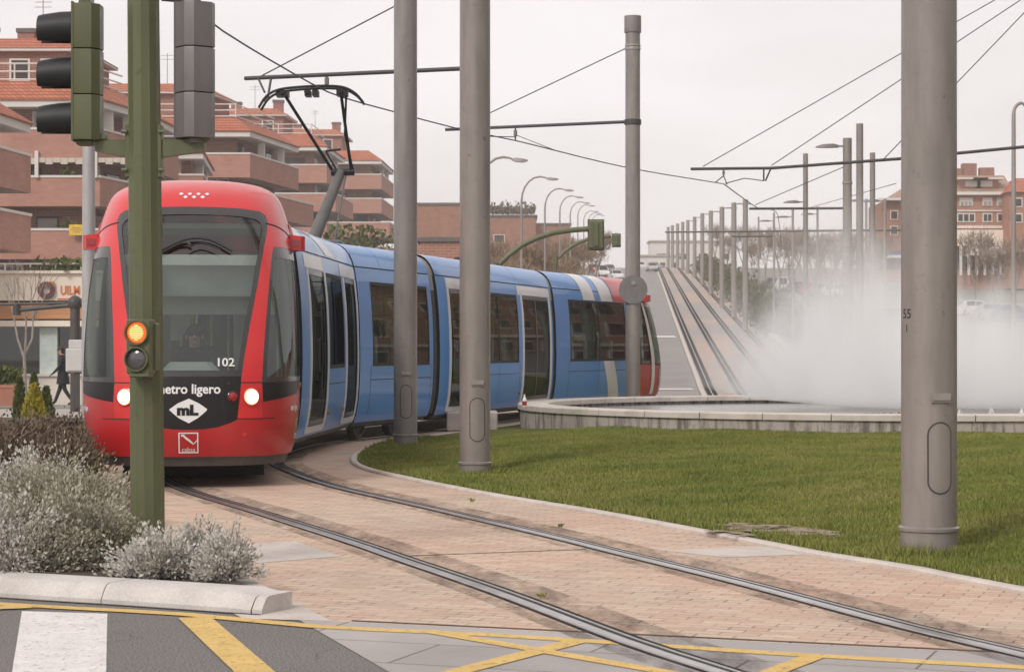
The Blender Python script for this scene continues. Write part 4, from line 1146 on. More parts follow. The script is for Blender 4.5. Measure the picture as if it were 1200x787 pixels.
# cantilever bars carried by the poles (children)
def bar(parent, p0, p1, r=.035, fittings=(), clampz=None):
    o = Vector(parent.location); b = MB()
    b.tube([Vector(p0) - o, Vector(p1) - o], r, 10); b.build('cantilever_bar', 'dark_metal', parent, 40)
    if clampz is not None:
        b = MB(); b.lathe([(.175, clampz - .06), (.185, clampz - .05), (.185, clampz + .05), (.175, clampz + .06)], 24); b.build('clamp', 'dark_metal', parent, 40)
def fitting(parent, pts, r=.014, nm='wire_hanger', m_='dark_metal'):
    o = Vector(parent.location); b = MB()
    for p in pts: b.tube([Vector(q) - o for q in p], r, 6)
    b.build(nm, m_, parent)
A0, A1 = at(287, 37.6, 92), at(553, 36.1, 80)
bar(pH, A0, A1, .038)
g0 = A0.lerp(A1, .06); g1 = A0.lerp(A1, .12); g2 = A0.lerp(A1, .37)
fitting(pH, [[g0, at(310, 37, 108)], [g1, at(314, 37, 114)], [at(314, 37, 114), at(310, 37, 120)]], .022)
fitting(pH, [[g2, g2 + Vector((0, 0, -.22))]], .018); fitting(pH, [[g2 + Vector((0, 0, -.05)), g2 + Vector((0, 0, -.17))]], .04, 'insulator', 'insulator')
fitting(pH, [[A0.lerp(A1, .07) + Vector((0, 0, .02)), A1 + Vector((0, 0, 1.75))]], .012, 'stay_rod', 'wire')
B0, B1 = at(522, 47, 152), at(741.5, 45.8, 142.5)
bar(pB, B0, B1, .036, clampz=6.32)
hB = at(604, 46.5, 149); fitting(pB, [[hB, hB + Vector((0, 0, -.28))]], .018); fitting(pB, [[hB + Vector((0, 0, -.07)), hB + Vector((0, 0, -.2))]], .04, 'insulator', 'insulator')
fitting(pB, [[B0.lerp(B1, .08), at(575, 46.6, 132), at(733, 45.8, 57)]], .012, 'stay_rod', 'wire')
b = MB(); b.lathe([(.166, 7.88), (.172, 7.885), (.172, 7.93), (.166, 7.94)], 24); b.lathe([(.166, 7.96), (.172, 7.965), (.172, 7.99), (.166, 8.0)], 24); b.build('clamp', 'pole_far', pB, 40)
# the pole outside the frame on the right carries the long bar over the island
pO = big_pole(1222, 50.2, .33, .1, 10.4, 'grey steel pole right of the picture edge holding the long bar above the mist', plate=False, cap=True, door=None)
C0, C1 = at(810, 56, 198), at(1222, 50.2, 170)
Cm = at(1055, 52.5, 186)
o = Vector(pO.location); b = MB(); b.tube([C0 - o, at(905, 54.7, 197) - o, Cm - o, C1 - o], .04, 10); b.build('cantilever_bar', 'dark_metal', pO, 40)
top = Vector((pO.location.x, 50.2, 10.35))
fitting(pO, [[at(824, 55.8, 195), top]], .012, 'stay_rod', 'wire'); fitting(pO, [[at(904, 54.7, 194), top + Vector((0, 0, -.3))]], .012, 'stay_rod', 'wire'); fitting(pO, [[at(1036, 52.7, 186), top + Vector((-.1, 0, -.6))]], .012, 'stay_rod', 'wire')
c1 = at(848, 55.4, 198); fitting(pO, [[c1, at(848, 55.4, 206)], [at(848, 55.4, 206), at(838, 55.2, 214)], [at(848, 55.4, 206), at(852, 55.2, 216)]], .015)
c2 = at(895, 54.8, 198); fitting(pO, [[c2, at(895, 54.8, 212)], [at(904, 54.7, 196), at(897, 54.8, 212)]], .022)
fitting(pO, [[at(895, 54.8, 212), at(882, 54.9, 210), at(872, 55, 209), at(850, 55.2, 215)]], .014)
for nm in (c1,):
    fitting(pO, [[nm + Vector((0, 0, -.05)), nm + Vector((0, 0, -.15))]], .035, 'insulator', 'insulator')
# overhead wires
def wire(pts, lab, r=.011, sag=0.):
    P = smooth_path(pts, 1.2) if len(pts) > 2 else [Vector(pts[0]).lerp(Vector(pts[1]), k / 12) - Vector((0, 0, sag * 4 * (k / 12) * (1 - k / 12))) for k in range(13)]
    b = MB(); b.tube(P, r, 6); return tag(b.build('overhead_wire', 'wire', None, True), lab, 'wire', 'overhead tram wires')
wire([at(60, 20, Z=5.6), at(181, 23.9, Z=5.6), at(262, 27.4, 37), at(363, 32.5, 97), at(401, 34.2, 114), at(458, 36.3, 130), at(537, 39.4, 151), at(605, 41.8, 165), at(733, 47.4, 196), at(848, 52.8, 215.5)], 'contact wire sloping from the upper left over the raised pantograph to the round island', .012)
wire([at(848, 52.8, 215.5), at(886, 66, 242.5), at(912, 85, 255), at(905, 120, Z=6.4), at(847, 170, Z=10)], 'contact wire running on from the island towards the poles on the hill', .014)
wire([at(575, 41, 160), at(604, 41.8, 160.5)], 'short wire beside the pole at the lawn tip', .01)
wire([at(604, 46.5, 158), at(650, 44, 176)], 'thin dropper wire joining the bar to the contact wire', .008)
wire([at(885, 66, 240), at(988, 60, 196)], 'stay wire rising from a hill bar to the flat headed lamp pole', .012)
wire([at(950, 98, 243), at(1050, 67, 215)], 'thin wire behind the flat headed lamp pole', .012)
# round sign seen from behind on the capped pole
x = pB.location.x
t = thing('road_sign', 'round road sign seen from its grey back on the capped pole', 'road sign', (x, 45.62, 2.68))
b = MB(); b.tube([(0, .0, 0), (0, .02, 0)], .31, 40); b.build('disc', 'head_grey', t, 40)
b = MB(); b.tube([(0, -.03, .14), (0, .0, .14)], .05, 8); b.box((0, .1, .14), (.36, .06, .04)); b.box((0, .1, -.14), (.36, .06, .04)); b.build('bracket', 'pole_far', t)
# ------------------------------------------------------------------ traffic light pole in front
gx = at(173.5, 13.3, Z=0).x; GY = 13.3
t = thing('traffic_light_pole', 'olive green ribbed pole in the shrubs in front of the tram', 'pole', (gx, GY, .05))
b = MB(); n = 48; 
sec = [((.102 if k % 4 else .106) * math.cos(2 * PI * k / n), (.102 if k % 4 else .106) * math.sin(2 * PI * k / n)) for k in range(n)]
b.loft([[(c_ * sx_ - z_ * .0085, s_ * sx_, z_) for c_, s_ in sec] for z_, sx_ in ((-.1, 1.02), (2.0, 1.0), (4.0, .94), (6.5, .80))], 0)
b.build('shaft', 'olive', t, 20)
for s in (-1, 1):
    b = MB(); X0 = -.022 + s * .10; X1 = s * (.33 if s < 0 else .36)
    b.loft([[(X0, -.035, 2.56), (X0, .035, 2.56), (X0, .035, 2.675), (X0, -.035, 2.675)], [(X1, -.03, 2.60), (X1, .03, 2.60), (X1, .03, 2.67), (X1, -.03, 2.67)]], 0)
    b.box((X1 - s * .02, 0, 2.69), (.11, .09, .04), 0, bev=.008); b.box((-.022 + s * .10, 0, 2.60), (.03, .10, .34), 0, bev=.008)
    for zz in (2.48, 2.72): b.tube([(-.022 + s * .10, -.06, zz), (-.022 + s * .135, -.06, zz)], .012, 8)
    b.build('bracket', 'olive', t, 30)
b = MB(); b.tube([(.085, 0, 3.56), (.2, 0, 3.55), (.27, 0, 3.555)], .012, 6); b.tube([(.30, 0, 3.57), (.315, 0, 3.72), (.31, 0, 4.2)], .012, 6); b.build('cable', 'dark_metal', t)
# left head: looks to the left
def signal_head(name, label, loc, rz, m_casing, visor=True, group='traffic signal heads', lens=True):
    h = thing(name, label, 'traffic light', loc, rz, group)
    H_ = .86; W = .115; D = .10
    for k in range(3):
        z0 = k * H_ / 3 + .004; z1 = (k + 1) * H_ / 3 - .004
        b = MB()
        sec = [(-W, -D * .55), (-W * .96, -D * .62), (W * .96, -D * .62), (W, -D * .55), (W * .94, D * .55), (W * .55, D), (-W * .55, D), (-W * .94, D * .55)]
        b.loft([[(x * .985, y * .985, z0) for x, y in sec], [(x, y, z0 + .008) for x, y in sec], [(x, y, z1 - .008) for x, y in sec], [(x * .985, y * .985, z1) for x, y in sec]], 0)
        b.build('casing', m_casing, h, 25)
        if lens:
            b = MB(); zc = (z0 + z1) / 2; b.tube([(0, -D * .62 - .004, zc), (0, -D * .62 - .012, zc)], .098, 24); b.build('lens', 'lens_off', h, 40)
        if visor:
            zc = (z0 + z1) / 2; b = MB(); n = 18
            rings = []
            for q, rr, dz in ((0, .104, 0), (.10, .103, -.004), (.20, .096, -.012), (.232, .092, -.016)):
                ring = []
                cut = 1.05 + q * 1.4
                for j in range(n + 1):
                    a = PI / 2 + lerp(-PI + cut * .45, PI - cut * .45, j / n); ring.append((rr * math.cos(a), -D * .62 - q, zc + rr * math.sin(a) + dz))
                for j in range(n, -1, -1):
                    a = PI / 2 + lerp(-PI + cut * .45, PI - cut * .45, j / n); ring.append(((rr - .006) * math.cos(a), -D * .62 - q, zc + (rr - .006) * math.sin(a) + dz))
                rings.append(ring)
            b.loft(rings, 0); b.build('visor', 'visor_black', h, 40)
    b = MB(); b.box((0, 0, -.012), (.12, .1, .03), 0, bev=.005); b.box((.02, 0, H_ + .012), (.08, .07, .03), 0, bev=.006); b.box((-.0, -D * .64, H_ / 2), (2.04 * W, .012, H_ + .012), 0); b.build('back_plate', m_casing, h, 25)
    return h
signal_head('traffic_light', 'olive three lamp traffic light seen from the side with black visors', (gx - .392, GY, 2.715), math.radians(-90) , 'olive')
signal_head('traffic_light', 'grey three lamp traffic light turned away on the right bracket of the olive pole', (gx + .30, GY, 2.73), math.radians(216), 'head_grey', visor=False)
# small two-lamp signal on the pole
t = thing('tram_signal', 'small olive two lamp signal with its upper amber lamp lit', 'traffic light', (gx - .015, GY - .17, 1.245), math.radians(-10))
b = MB(); b.box((0, 0, .175), (.155, .11, .345), 0, bev=.012); b.box((.01, -.02, .0), (.13, .09, .03), 0, bev=.006); b.box((.06, .06, .175), (.06, .08, .3), 0, bev=.01); b.build('casing', 'olive', t, 30)
for z, m_ in ((.262, 'on'), (.098, 'off')):
    R = Matrix.Translation((-.005, -.055, z)) @ Matrix.Rotation(PI / 2, 4, 'X')
    b = MB(); b.lathe([(.072, -.012), (.077, .0), (.077, .028), (.069, .028), (.066, .0)], 28, 0, R, False); b.build('lamp_ring', 'olive', t, 40)
    b = MB(); b.lathe([(.064, .002), (.05, .010), (.03, .016), (.002, .018)], 28, 0, R); lo = b.build('lens', 'amber_light' if m_ == 'on' else 'lens_off', t, 40)
    if m_ == 'on':
        b = MB()
        for k in range(-4, 5):
            w = math.sqrt(max(0, .046 ** 2 - (k * .011) ** 2))
            if w > .01: b.box((-.005, -.055 - .0185, z + k * .011), (2 * w, .004, .0075))
        b.build('light_bars', 'amber_core', lo)
# ------------------------------------------------------------------ lamps and hill poles
def curved_lamp(x, Y, zb, ztop, reach, label, par_group='curved street lamps', r=.07):
    h = ztop - zb; t = thing('street_lamp', label, 'street lamp', (x, Y, zb), 0, par_group)
    R = reach
    pts = [(0, 0, 0), (0, 0, h * .45), (0, 0, h - R * .85)] + [(R * .62 * (1 - math.cos(a)), 0, h - R * .85 + R * .85 * math.sin(a)) for a in (PI / 10 * k for k in range(1, 6))] + [(R * .8, 0, h - .04), (R * .92, 0, h - .12)]
    rs = [r * 1.15, r, r * .8] + [r * .65] * 5 + [r * .5] * 2
    b = MB(); b.tube(pts, rs, 8); b.build('pole', 'pole_far', t, 50)
    b = MB(); b.loft([[(R * q, -w, h - .13 + z), (R * q, w, h - .13 + z), (R * q, w * .8, h - .13 + z + k), (R * q, -w * .8, h - .13 + z + k)] for q, w, z, k in ((.86, .05, 0, .06), (.95, .14, -.04, .14), (1.15, .15, -.06, .12), (1.27, .06, -.02, .05))], 0)
    b.build('lamp_head', 'pole_far', t, 40)
    return t
VPX = 750.
s_ = 30.
for i, lab in enumerate(('nearest of the curved street lamps, its post behind the pole at the lawn tip', 'second nearest curved street lamp behind the blue tram', 'third curved street lamp of the row behind the tram', 'fourth curved street lamp of the row behind the tram', 'fifth curved street lamp of the row behind the tram', 'sixth curved street lamp, small, above the back of the green signal', 'seventh curved street lamp, small, farther up the hill', 'eighth curved street lamp, tiny, near the top of the hill', 'farthest curved street lamp, almost at the top of the hill')):
    Y = 75 + i * 29.5; x = .5 + (Y - 103) * .0606; x = -1.15 + i * 1.62
    zb = H(x, Y); zt = min(1.41 + (408 - (184, 207, 221, 229.5, 236.5, 240, 247, 249.5, 251.5)[i]) * Y / F, zb + 11.5)
    curved_lamp(x, Y, zb, zt, 1.45 if i else 1.35, lab)
# lamp at the right edge
t = curved_lamp(16.66, 70, H(17, 70), 9.55, .42, 'tall thin street lamp at the right edge, rising out of the mist', r=.085)
def post(px, Y, ytop, d, label, head=None, name='hill_pole', side=-1, zb=None, mt='pole_far', group='straight poles along the hill'):
    x = (px - CX) * Y / F; zb = H(x, Y) if zb is None else zb; h = CH - (ytop - HY) * Y / F - zb
    t = thing(name, label, 'pole', (x, Y, zb), 0, group)
    b = MB(); b.lathe([(d / 2, -.2), (d / 2 * .95, h)], 16); b.build('shaft', mt, t, 40)
    if head:
        for hz, reach in head:
            b = MB(); z = h - hz; b.tube([(0, 0, z), (side * .3, 0, z)], .035, 6); b.build('lamp_arm', 'pole_far', t)
            b = MB(); b.loft([[(side * q, -w, z - .05), (side * q, w, z - .05), (side * q, w * .7, z + k), (side * q, -w * .7, z + k)] for q, w, k in ((.28, .05, .03), (.45, .16, .07), (reach * .8, .16, .05), (reach, .08, -.01))], 0); b.build('lamp_head', 'head_grey', t, 40)
    return t
p993 = post(993, 67, 162, .30, 'thick grey pole with a flat lamp head on its left, rising from the mist', [(.25, 1.0)], mt='pole_grey')
b = MB()
for z in (6.9, 4.6, 4.9): b.lathe([(.155, z), (.165, z + .01), (.165, z + .06), (.155, z + .07)], 16)
b.build('clamp', 'pole_far', p993)
p1007 = post(1007.5, 76, 145, .27, 'tallest grey pole just right of the flat headed lamp pole', [(5.45 - .0, 1.0)], mt='pole_grey')
p945 = post(944, 96, 180, .24, 'grey pole left of the flat headed lamp pole', [(2.2, 1.0)], mt='pole_grey')
p1022 = post(1022.5, 92, 179, .25, 'grey pole beside the thick right pole, second from the tallest pole', None, mt='pole_grey')
for px, Y, yt, lab, hd_ in ((1015, 118, 233, 'short grey pole between the two tall ones above the mist', [(.1, 1.0)]), (907, 150, 249, 'slim dark pole above the left part of the mist', [(.6, 1.1)]), (929, 135, 245, 'slim pole left of the tall pole, above the parked cars', [(.5, 1.1)]), (958, 140, 242, 'slim pole right of the tall pole, among bare trees', [(.5, 1.1)]), (889, 190, 254, 'slim far pole beside the nearest of the hedge poles', None), (1037, 100, 233, 'slim lamp pole close to the left edge of the thick right pole', [(.1, 1.0)])):
    post(px, Y, yt, .16, lab, hd_)
for k, (px, Y, yt) in enumerate(((873.5, 160, 234), (860, 180, 237.5), (846, 199, 242.5), (833, 232, 247), (823, 265, 250), (814, 295, 254), (806, 318, 258), (800, 335, 260), (794, 350, 262), (788, 362, 264), (783, 375, 266))):
    lab = ('nearest pole of the hedge row, at the edge of the mist', 'second pole of the row along the hedge', 'third pole of the row along the hedge', 'fourth pole of the row along the hedge', 'fifth pole of the row along the hedge', 'sixth pole of the row along the hedge', 'seventh pole of the hedge row, far up the hill', 'eighth pole of the hedge row, far up the hill', 'ninth pole of the hedge row, near the hill top', 'tenth pole of the hedge row, near the hill top', 'farthest pole of the hedge row, on the hill top')[k]
    post(px, Y, yt, .42 if k == 0 else .36 + .0006 * Y, lab, [(.1, 1.5)] if 0 < k < 7 else None, side=1, group='poles along the hedge')
# long cross bars between hill poles
def crossbar(pa, pb, lab, r=.05):
    b = MB(); b.tube([pa, pb], r, 8); return tag(b.build('cross_bar', 'dark_metal'), lab, 'bar', 'bars across the hill track')
crossbar(at(878, 67.5, 244.5), at(990, 67, 244), 'dark bar reaching left from the flat headed lamp pole', .04)
crossbar(at(780, 160, 272), at(1060, 98, 269.5), 'long dark bar crossing in front of the hedge poles', .06)
crossbar(at(858, 150, 277), at(906, 150, 277), 'short bar near the slim dark pole above the mist', .05)
# green signals on curved masts behind the tram
for i, (p0, p1, Y, hy0, hy1, hx, w, lab) in enumerate((((585, 310), (694, 268), 65, 258, 292, 698.5, 17, 'large green signal on a curved mast arm behind the tram roof'), ((655, 302), (716, 277), 105, 274, 289, 722.5, 9, 'smaller green signal on a curved mast farther up the road'))):
    t = thing('mast_signal', lab, 'traffic light', (at(p0[0] - 6, Y, Z=0).x, Y, H(0, Y)), 0, 'signals on curved masts')
    o = Vector(t.location)
    pts = [(0, 0, 0), at(p0[0] - 4, Y, p0[1] + 10) - o, at(p0[0], Y, p0[1]) - o, at(lerp(p0[0], p1[0], .25), Y, lerp(p0[1], p1[1], .55)) - o, at(lerp(p0[0], p1[0], .6), Y, lerp(p0[1], p1[1], .9)) - o, at(p1[0], Y, p1[1]) - o]
    b = MB(); b.tube(smooth_path(pts, .4), .085 if i == 0 else .09, 8); b.build('mast', 'olive', t, 50)
    c = at(hx, Y - .1, (hy0 + hy1) / 2) - o; hh = (hy1 - hy0) * Y / F; ww = w * Y / F
    b = MB(); b.box(c, (ww, .2, hh), 0, bev=.06); b.box(c + Vector((0, .12, 0)), (ww * 1.15, .02, hh * 1.08), 0); b.box(c + Vector((0, -.12, .0)), (ww * .3, .1, hh * .8), 0, bev=.02); b.build('signal_head', 'olive', t, 30)
# grey post and cabinet left of the tram
x = at(104, 44, Z=0).x
t = thing('lighting_column', 'galvanised grey column left of the tram cab, partly behind the traffic light', 'pole', (x, 44, 0))
b = MB(); b.lathe([(.15, -.1), (.145, 2), (.11, 9.5)], 20); b.build('shaft', 'galvanised', t, 40)
x = at(88, 47, Z=0).x
t = thing('dark_mast', 'dark metal post with a long horizontal arm pointing left in front of the shop', 'post', (x, 47, 0))
b = MB(); b.lathe([(.11, -.1), (.11, 2.45), (.10, 2.5)], 12); b.build('shaft', 'dark_metal', t, 40)
b = MB(); b.tube([(0, 0, 2.38), (-.55, 0, 2.33), (-1.3, 0, 2.26)], [.06, .05, .05], 8); b.tube([(-1.9, 0, 2.38), (-.2, 0, 2.42)], .03, 8); b.tube([(-1.3, .0, 2.15), (-1.3, 0, 2.4)], .09, 10); b.build('arm', 'dark_metal', t, 40)
b = MB(); b.ball((0, 0, 2.42), .17, 14, 8); b.build('joint', 'dark_metal', t, True)
x = at(90, 46.5, Z=0).x
t = thing('control_cabinet', 'pale grey cabinet on the dark post between pedestrian and column', 'cabinet', (x, 46.4, .1))
b = MB(); b.box((0, 0, 1.05), (.40, .25, .52), 0, bev=.02); b.box((0, -.135, 1.05), (.34, .02, .46), 0, bev=.008); b.box((.03, .05, 1.40), (.36, .2, .2), 0, bev=.02); b.build('box', 'cabinet_grey', t, 30)
b = MB(); b.box((.03, 0, .4), (.09, .09, .8), 0); b.build('stand', 'dark_metal', t)
# ------------------------------------------------------------------ brick apartment blocks on the left
def shrink(poly, d):
    """inset a convex counter-clockwise outline"""
    n = len(poly); out = []
    for i in range(n):
        p0, p1, p2 = (Vector(poly[(i + k) % n]) for k in (-1, 0, 1))
        e0 = (p1 - p0).normalized(); e1 = (p2 - p1).normalized()
        n0 = Vector((-e0.y, e0.x)); n1 = Vector((-e1.y, e1.x)); m_ = (n0 + n1); m_ /= max(.3, m_.length_squared / 2)
        out.append(tuple(p1 + m_ * d))
    return out
def shell(b, outer, inner, z0, z1, mi=0):
    n = len(outer); vs = [(x, y, z0) for x, y in outer] + [(x, y, z1) for x, y in outer] + [(x, y, z1) for x, y in inner] + [(x, y, z0) for x, y in inner]
    fs = []
    for i in range(n):
        j = (i + 1) % n
        fs += [(i, j, n + j, n + i), (n + i, n + j, 2 * n + j, 2 * n + i), (2 * n + i, 2 * n + j, 3 * n + j, 3 * n + i), (3 * n + i, 3 * n + j, j, i)]
    b.add(vs, fs, mi)
def leaf_tuft(x, y, z, rnd):
    V = []; Fc = []
    for i in range(90):
        p = Vector((x + rnd.gauss(0, .26), y + rnd.gauss(0, .1), z + abs(rnd.gauss(0, .22)))); d = Vector((rnd.gauss(0, 1), rnd.gauss(0, 1), .6)).normalized() * .22; s_ = d.cross(Vector((rnd.gauss(0, 1), rnd.gauss(0, 1), 1))).normalized() * .07
        o = len(V); V += [tuple(p - s_), tuple(p + s_), tuple(p + d)]; Fc.append((o, o + 1, o + 2))
    g = MB(); g.add(V, Fc); return g.build('balcony_plant', 'green_leaf')
def apartment(foot, zground, tops, eave, ridge, label, rail_at=None, pent=True, brick='brick_salmon', var=None, front_only=3, phh=1.72):
    """foot: counter-clockwise plan outline, front edge first; tops: parapet top of every storey; var: sideways step of each storey's balcony"""
    x0, y0 = foot[0]
    t = thing('apartment_block', label, 'building', (x0, y0, zground), 0, 'stepped brick apartment blocks')
    L = lambda poly: [(x - x0, y - y0) for x, y in poly]
    P = L(foot); core = shrink(P, 1.5)
    b = MB(); b.prism(core, -1, eave - zground - .1, 0); b.build('wall', brick, t)
    ph = phh
    rnd = random.Random(int(x0 * 7 + y0))
    for k, zt in enumerate(tops):
        z1 = zt - zground; z0 = z1 - ph
        d = (var[k] if var else 0.)
        out_ = [(p[0] + d * (0 if i in (0, len(P) - 1) else 1), p[1] - abs(d) * (1 if i < 2 else 0) * .4) for i, p in enumerate(P)]
        b = MB(); inn = shrink(out_, .22)
        shell(b, out_, inn, z0, z1, 0); b.build('parapet', 'brick_pale' if brick == 'brick_salmon' else brick, t)
        b = MB(); shell(b, shrink(out_, -.05), shrink(out_, .30), z1, z1 + .13, 0); b.build('coping', 'render_white', t)
        b = MB(); b.prism(shrink(out_, .23), z0 + .02, z0 + .36, 0); b.build('balcony_slab', 'soffit', t)
        # windows in the recessed wall, front and right side
        for e in range(min(front_only, len(core) - 1)):
            a, c = Vector(core[e]), Vector(core[(e + 1) % len(core)]); ln = (c - a).length
            if ln < 2.2: continue
            dirv = (c - a) / ln; nrm = Vector((dirv.y, -dirv.x)); s = 0.5
            while s + 1.7 < ln and s < 40:
                w = rnd.choice((1.3, 1.7, 2.2)); w = min(w, ln - s - .3)
                q = a + dirv * (s + w / 2) + nrm * .03
                rz = math.atan2(dirv.y, dirv.x); zc = z0 + .38 + 1.15 if rnd.random() < .6 else z0 + .38 + 1.35; hh = 2.1 if rnd.random() < .6 else 1.5
                f = MB(); f.box((q.x, q.y, zc), (w, .09, hh), 0, rz); fo = f.build('window', 'curtain_dark' if rnd.random() < .55 else 'shutter', t)
                g = MB(); g.box((q.x + nrm.x * .05, q.y + nrm.y * .05, zc - .02), (w * .84, .03, hh * .86), 0, rz); g.build('pane', 'window_dark' if rnd.random() < .8 else 'window_pale', fo)
                s += w + rnd.choice((.8, 1.4, 2.0))
        # short white posts on the parapet
        if k == len(tops) - 1:
            for q in (.35, .75):
                a, c = Vector(out_[1]), Vector(out_[2]); p = a.lerp(c, q)
                f = MB(); f.box((p.x - .5, p.y, (z1 + eave - zground) / 2), (.5, .5, eave - zground - z1), 0); f.build('column', 'render_white', t)
    # awnings, plants and glazing on the balconies
    for k, zt in enumerate(tops[:-1]):
        a_, c_ = Vector(P[0]), Vector(P[1]); ln = (c_ - a_).length
        for q in (.25, .55, .85):
            r_ = rnd.random(); p = a_.lerp(c_, q); zc = tops[k + 1] - zground - ph
            if r_ < .3:
                g = MB(); wd = 2.2 + 1.2 * rnd.random(); g.add([(p.x - wd / 2, p.y + .9, zc), (p.x + wd / 2, p.y + .9, zc), (p.x + wd / 2, p.y + .1, zc - .55), (p.x - wd / 2, p.y + .1, zc - .55), (p.x + wd / 2, p.y + .1, zc - .75), (p.x - wd / 2, p.y + .1, zc - .75)], [(0, 1, 2, 3), (3, 2, 4, 5)]); g.build('sun_blind', rnd.choice(('awning', 'soffit', 'hedge_leaf')), t)
            elif r_ < .6:
                g = leaf_tuft(p.x, p.y + .15, zt - zground + .15, rnd); g.parent = t
            elif r_ < .8:
                g = MB(); g.box((p.x, p.y + 1.1, (zt - zground + zc) / 2), (2.6, .08, zc - zt + zground)); fo = g.build('glazed_screen', 'render_white', t)
                for kk in range(3):
                    g = MB(); g.box((p.x - .85 + kk * .85, p.y + 1.05, (zt - zground + zc) / 2), (.74, .05, (zc - zt + zground) * .86)); g.build('pane', 'window_dark', fo)
    # eave and tiled skirt
    ez = eave - zground; rzz = ridge - zground
    b = MB(); b.prism(P, ez - .38, ez, 0); b.build('eave', 'render_white', t)
    i1 = shrink(P, .0); i2 = shrink(P, (rzz - ez) * 1.25); b = MB(); n = len(P)
    shi = shrink(P, -.12)
    b.loft([[(x, y, ez + .003) for x, y in shi], [(x, y, ez + .07) for x, y in shi], [(x, y, rzz) for x, y in i2]], 0)
    b.build('roof', 'roof_tile', t)
    if pent:
        cx_ = sum(p[0] for p in i2) / n; cy_ = sum(p[1] for p in i2) / n
        pp = [(cx_ + (x - cx_) * .62, cy_ + (y - cy_) * .62) for x, y in i2]
        b = MB(); b.prism(pp, rzz - .5, rzz + 2.0, 0); b.build('penthouse', brick, t)
        b = MB(); b.prism(shrink(pp, -.45), rzz + 2.0, rzz + 2.16, 1); sp = shrink(pp, -.5); b.loft([[(x, y, rzz + 2.163) for x, y in sp], [(x, y, rzz + 2.9) for x, y in shrink(pp, .9)]], 0); b.build('penthouse_roof', ['roof_tile', 'render_white'], t)
        f0 = Vector(pp[0]); f1 = Vector(pp[1])
        for q in (.2, .55, .85):
            p = f0.lerp(f1, q); g = MB(); g.box((p.x, p.y - .03, rzz + .95), (1.2, .08, 1.3), 0); fo = g.build('window', 'render_white', t); g = MB(); g.box((p.x, p.y - .08, rzz + .95), (.95, .03, 1.1), 0); g.build('pane', 'window_dark', fo)
        for q, h_ in ((.12, 1.5), (.5, 1.2), (.92, 1.6)):
            p = Vector(pp[-1]).lerp(Vector(pp[-2 if len(pp) > 3 else 2]), q); p = f0.lerp(f1, q) + Vector((0, 3.2))
            g = MB(); g.box((p.x, p.y, rzz + 2.5), (1.0, .8, 1.0 + h_), 0); ch_ = g.build('chimney', 'chimney_brick', t); g = MB(); g.box((p.x, p.y, rzz + 3.06 + h_ / 2), (1.15, .95, .25), 0); g.build('chimney_cap', 'chimney_cap', ch_)
        g = MB(); p = f0.lerp(f1, .7)
        g.tube([(p.x, p.y + 2, rzz + 2), (p.x, p.y + 2, rzz + 5.4)], .03, 5)
        for z in (4.9, 5.2): g.tube([(p.x - .5, p.y + 2, rzz + z), (p.x + .5, p.y + 2, rzz + z)], .02, 5)
        g.build('aerial', 'pole_far', t)
    if rail_at:
        g = MB(); z = rzz
        a, c = Vector(i2[0]), Vector(i2[1])
        for zz in (1.0, .55, .1): g.tube([(a.x, a.y, z + zz), (c.x, c.y, z + zz), (i2[2][0], i2[2][1], z + zz)], .05, 6)
        for q in range(6):
            p = a.lerp(c, q / 5); g.tube([(p.x, p.y, z), (p.x, p.y, z + 1)], .05, 6)
        g.build('railing', 'render_white', t)
    return t, P, (x0, y0, zground)
V2 = lambda px, Y: ((px - CX) * Y / F, Y)
# plan outlines: front-left, front-right, then the long side running away along the street
def foot(pxr, Y, w, deep, lean, chamfer=0.):
    xr, _ = V2(pxr, Y)
    if chamfer: return [(xr - w, Y), (xr, Y), (xr + chamfer, Y + chamfer * 1.9), (xr + chamfer + deep * lean, Y + deep), (xr - w, Y + deep)]
    return [(xr - w, Y), (xr, Y), (xr + deep * lean, Y + deep), (xr - w + deep * lean, Y + deep)]
apt0 = apartment([V2(-140, 118), V2(117, 118), (-21.6, 125), (-21.2, 134), (-38, 134)], -1.5, [5.0, 8.0, 10.96, 13.64], 15.3, 16.55, 'nearest brick apartment block with white balcony posts above the cream shop', rail_at=True, var=[0, 0, 0, 0], phh=1.6)
apt9 = apartment([(-31, 84), (-24.0, 84), (-22.6, 99), (-31, 99)], -1.0, [4.8, 7.6, 10.4], 11.9, 13.0, 'brick block at the left picture edge with slanting white topped balconies', pent=False)
apt1 = apartment(foot(293, 157, 20, 10, .055, 0)[:2] + [(V2(350, 170)[0], 170), (V2(350, 170)[0] - 18, 170)], 2.2, [7.2, 10.0, 12.9, 15.85], 17.55, 18.75, 'second brick apartment block, its corner just above the red tram roof', rail_at=True, var=[1.0, .6, 1.2, 0])
apt2 = apartment(foot(383, 208, 20, 14, .045), 5.5, [10.8, 13.75, 16.6, 19.45], 21.3, 22.7, 'third brick apartment block, behind the pantograph', rail_at=True, var=[1.3, 0, .9, 0])
apt3 = apartment(foot(447, 254, 22, 16, .035), 8.5, [13.6, 16.5, 19.4, 22.3], 24.0, 25.4, 'farthest stepped brick apartment block, left of the slim grey pole', var=[.8, 1.0, 0, 0])
apt4 = apartment([V2(196, 138), V2(238, 138), V2(250, 152), V2(215, 152)], .2, [7.1, 9.9, 12.7], 14.2, 15.4, 'brick wing with a slanting balcony between the nearest and second blocks', pent=False)
# yellow banner on a balcony
c = at(88.5, 117.3, 269)
t = thing('balcony_banner', 'small yellow banner hung on a brick balcony left of the tram', 'banner', (c.x, 117.6, c.z))
b = MB(); b.box((0, 0, 0), (.84, .03, .6)); b.build('cloth', 'banner_yellow', t)
b = MB()
for z, w in ((.12, .5), (0, .6), (-.12, .4)): b.box((0, -.02, z), (w, .004, .05))
b.build('faded_print', 'orange_board', t)
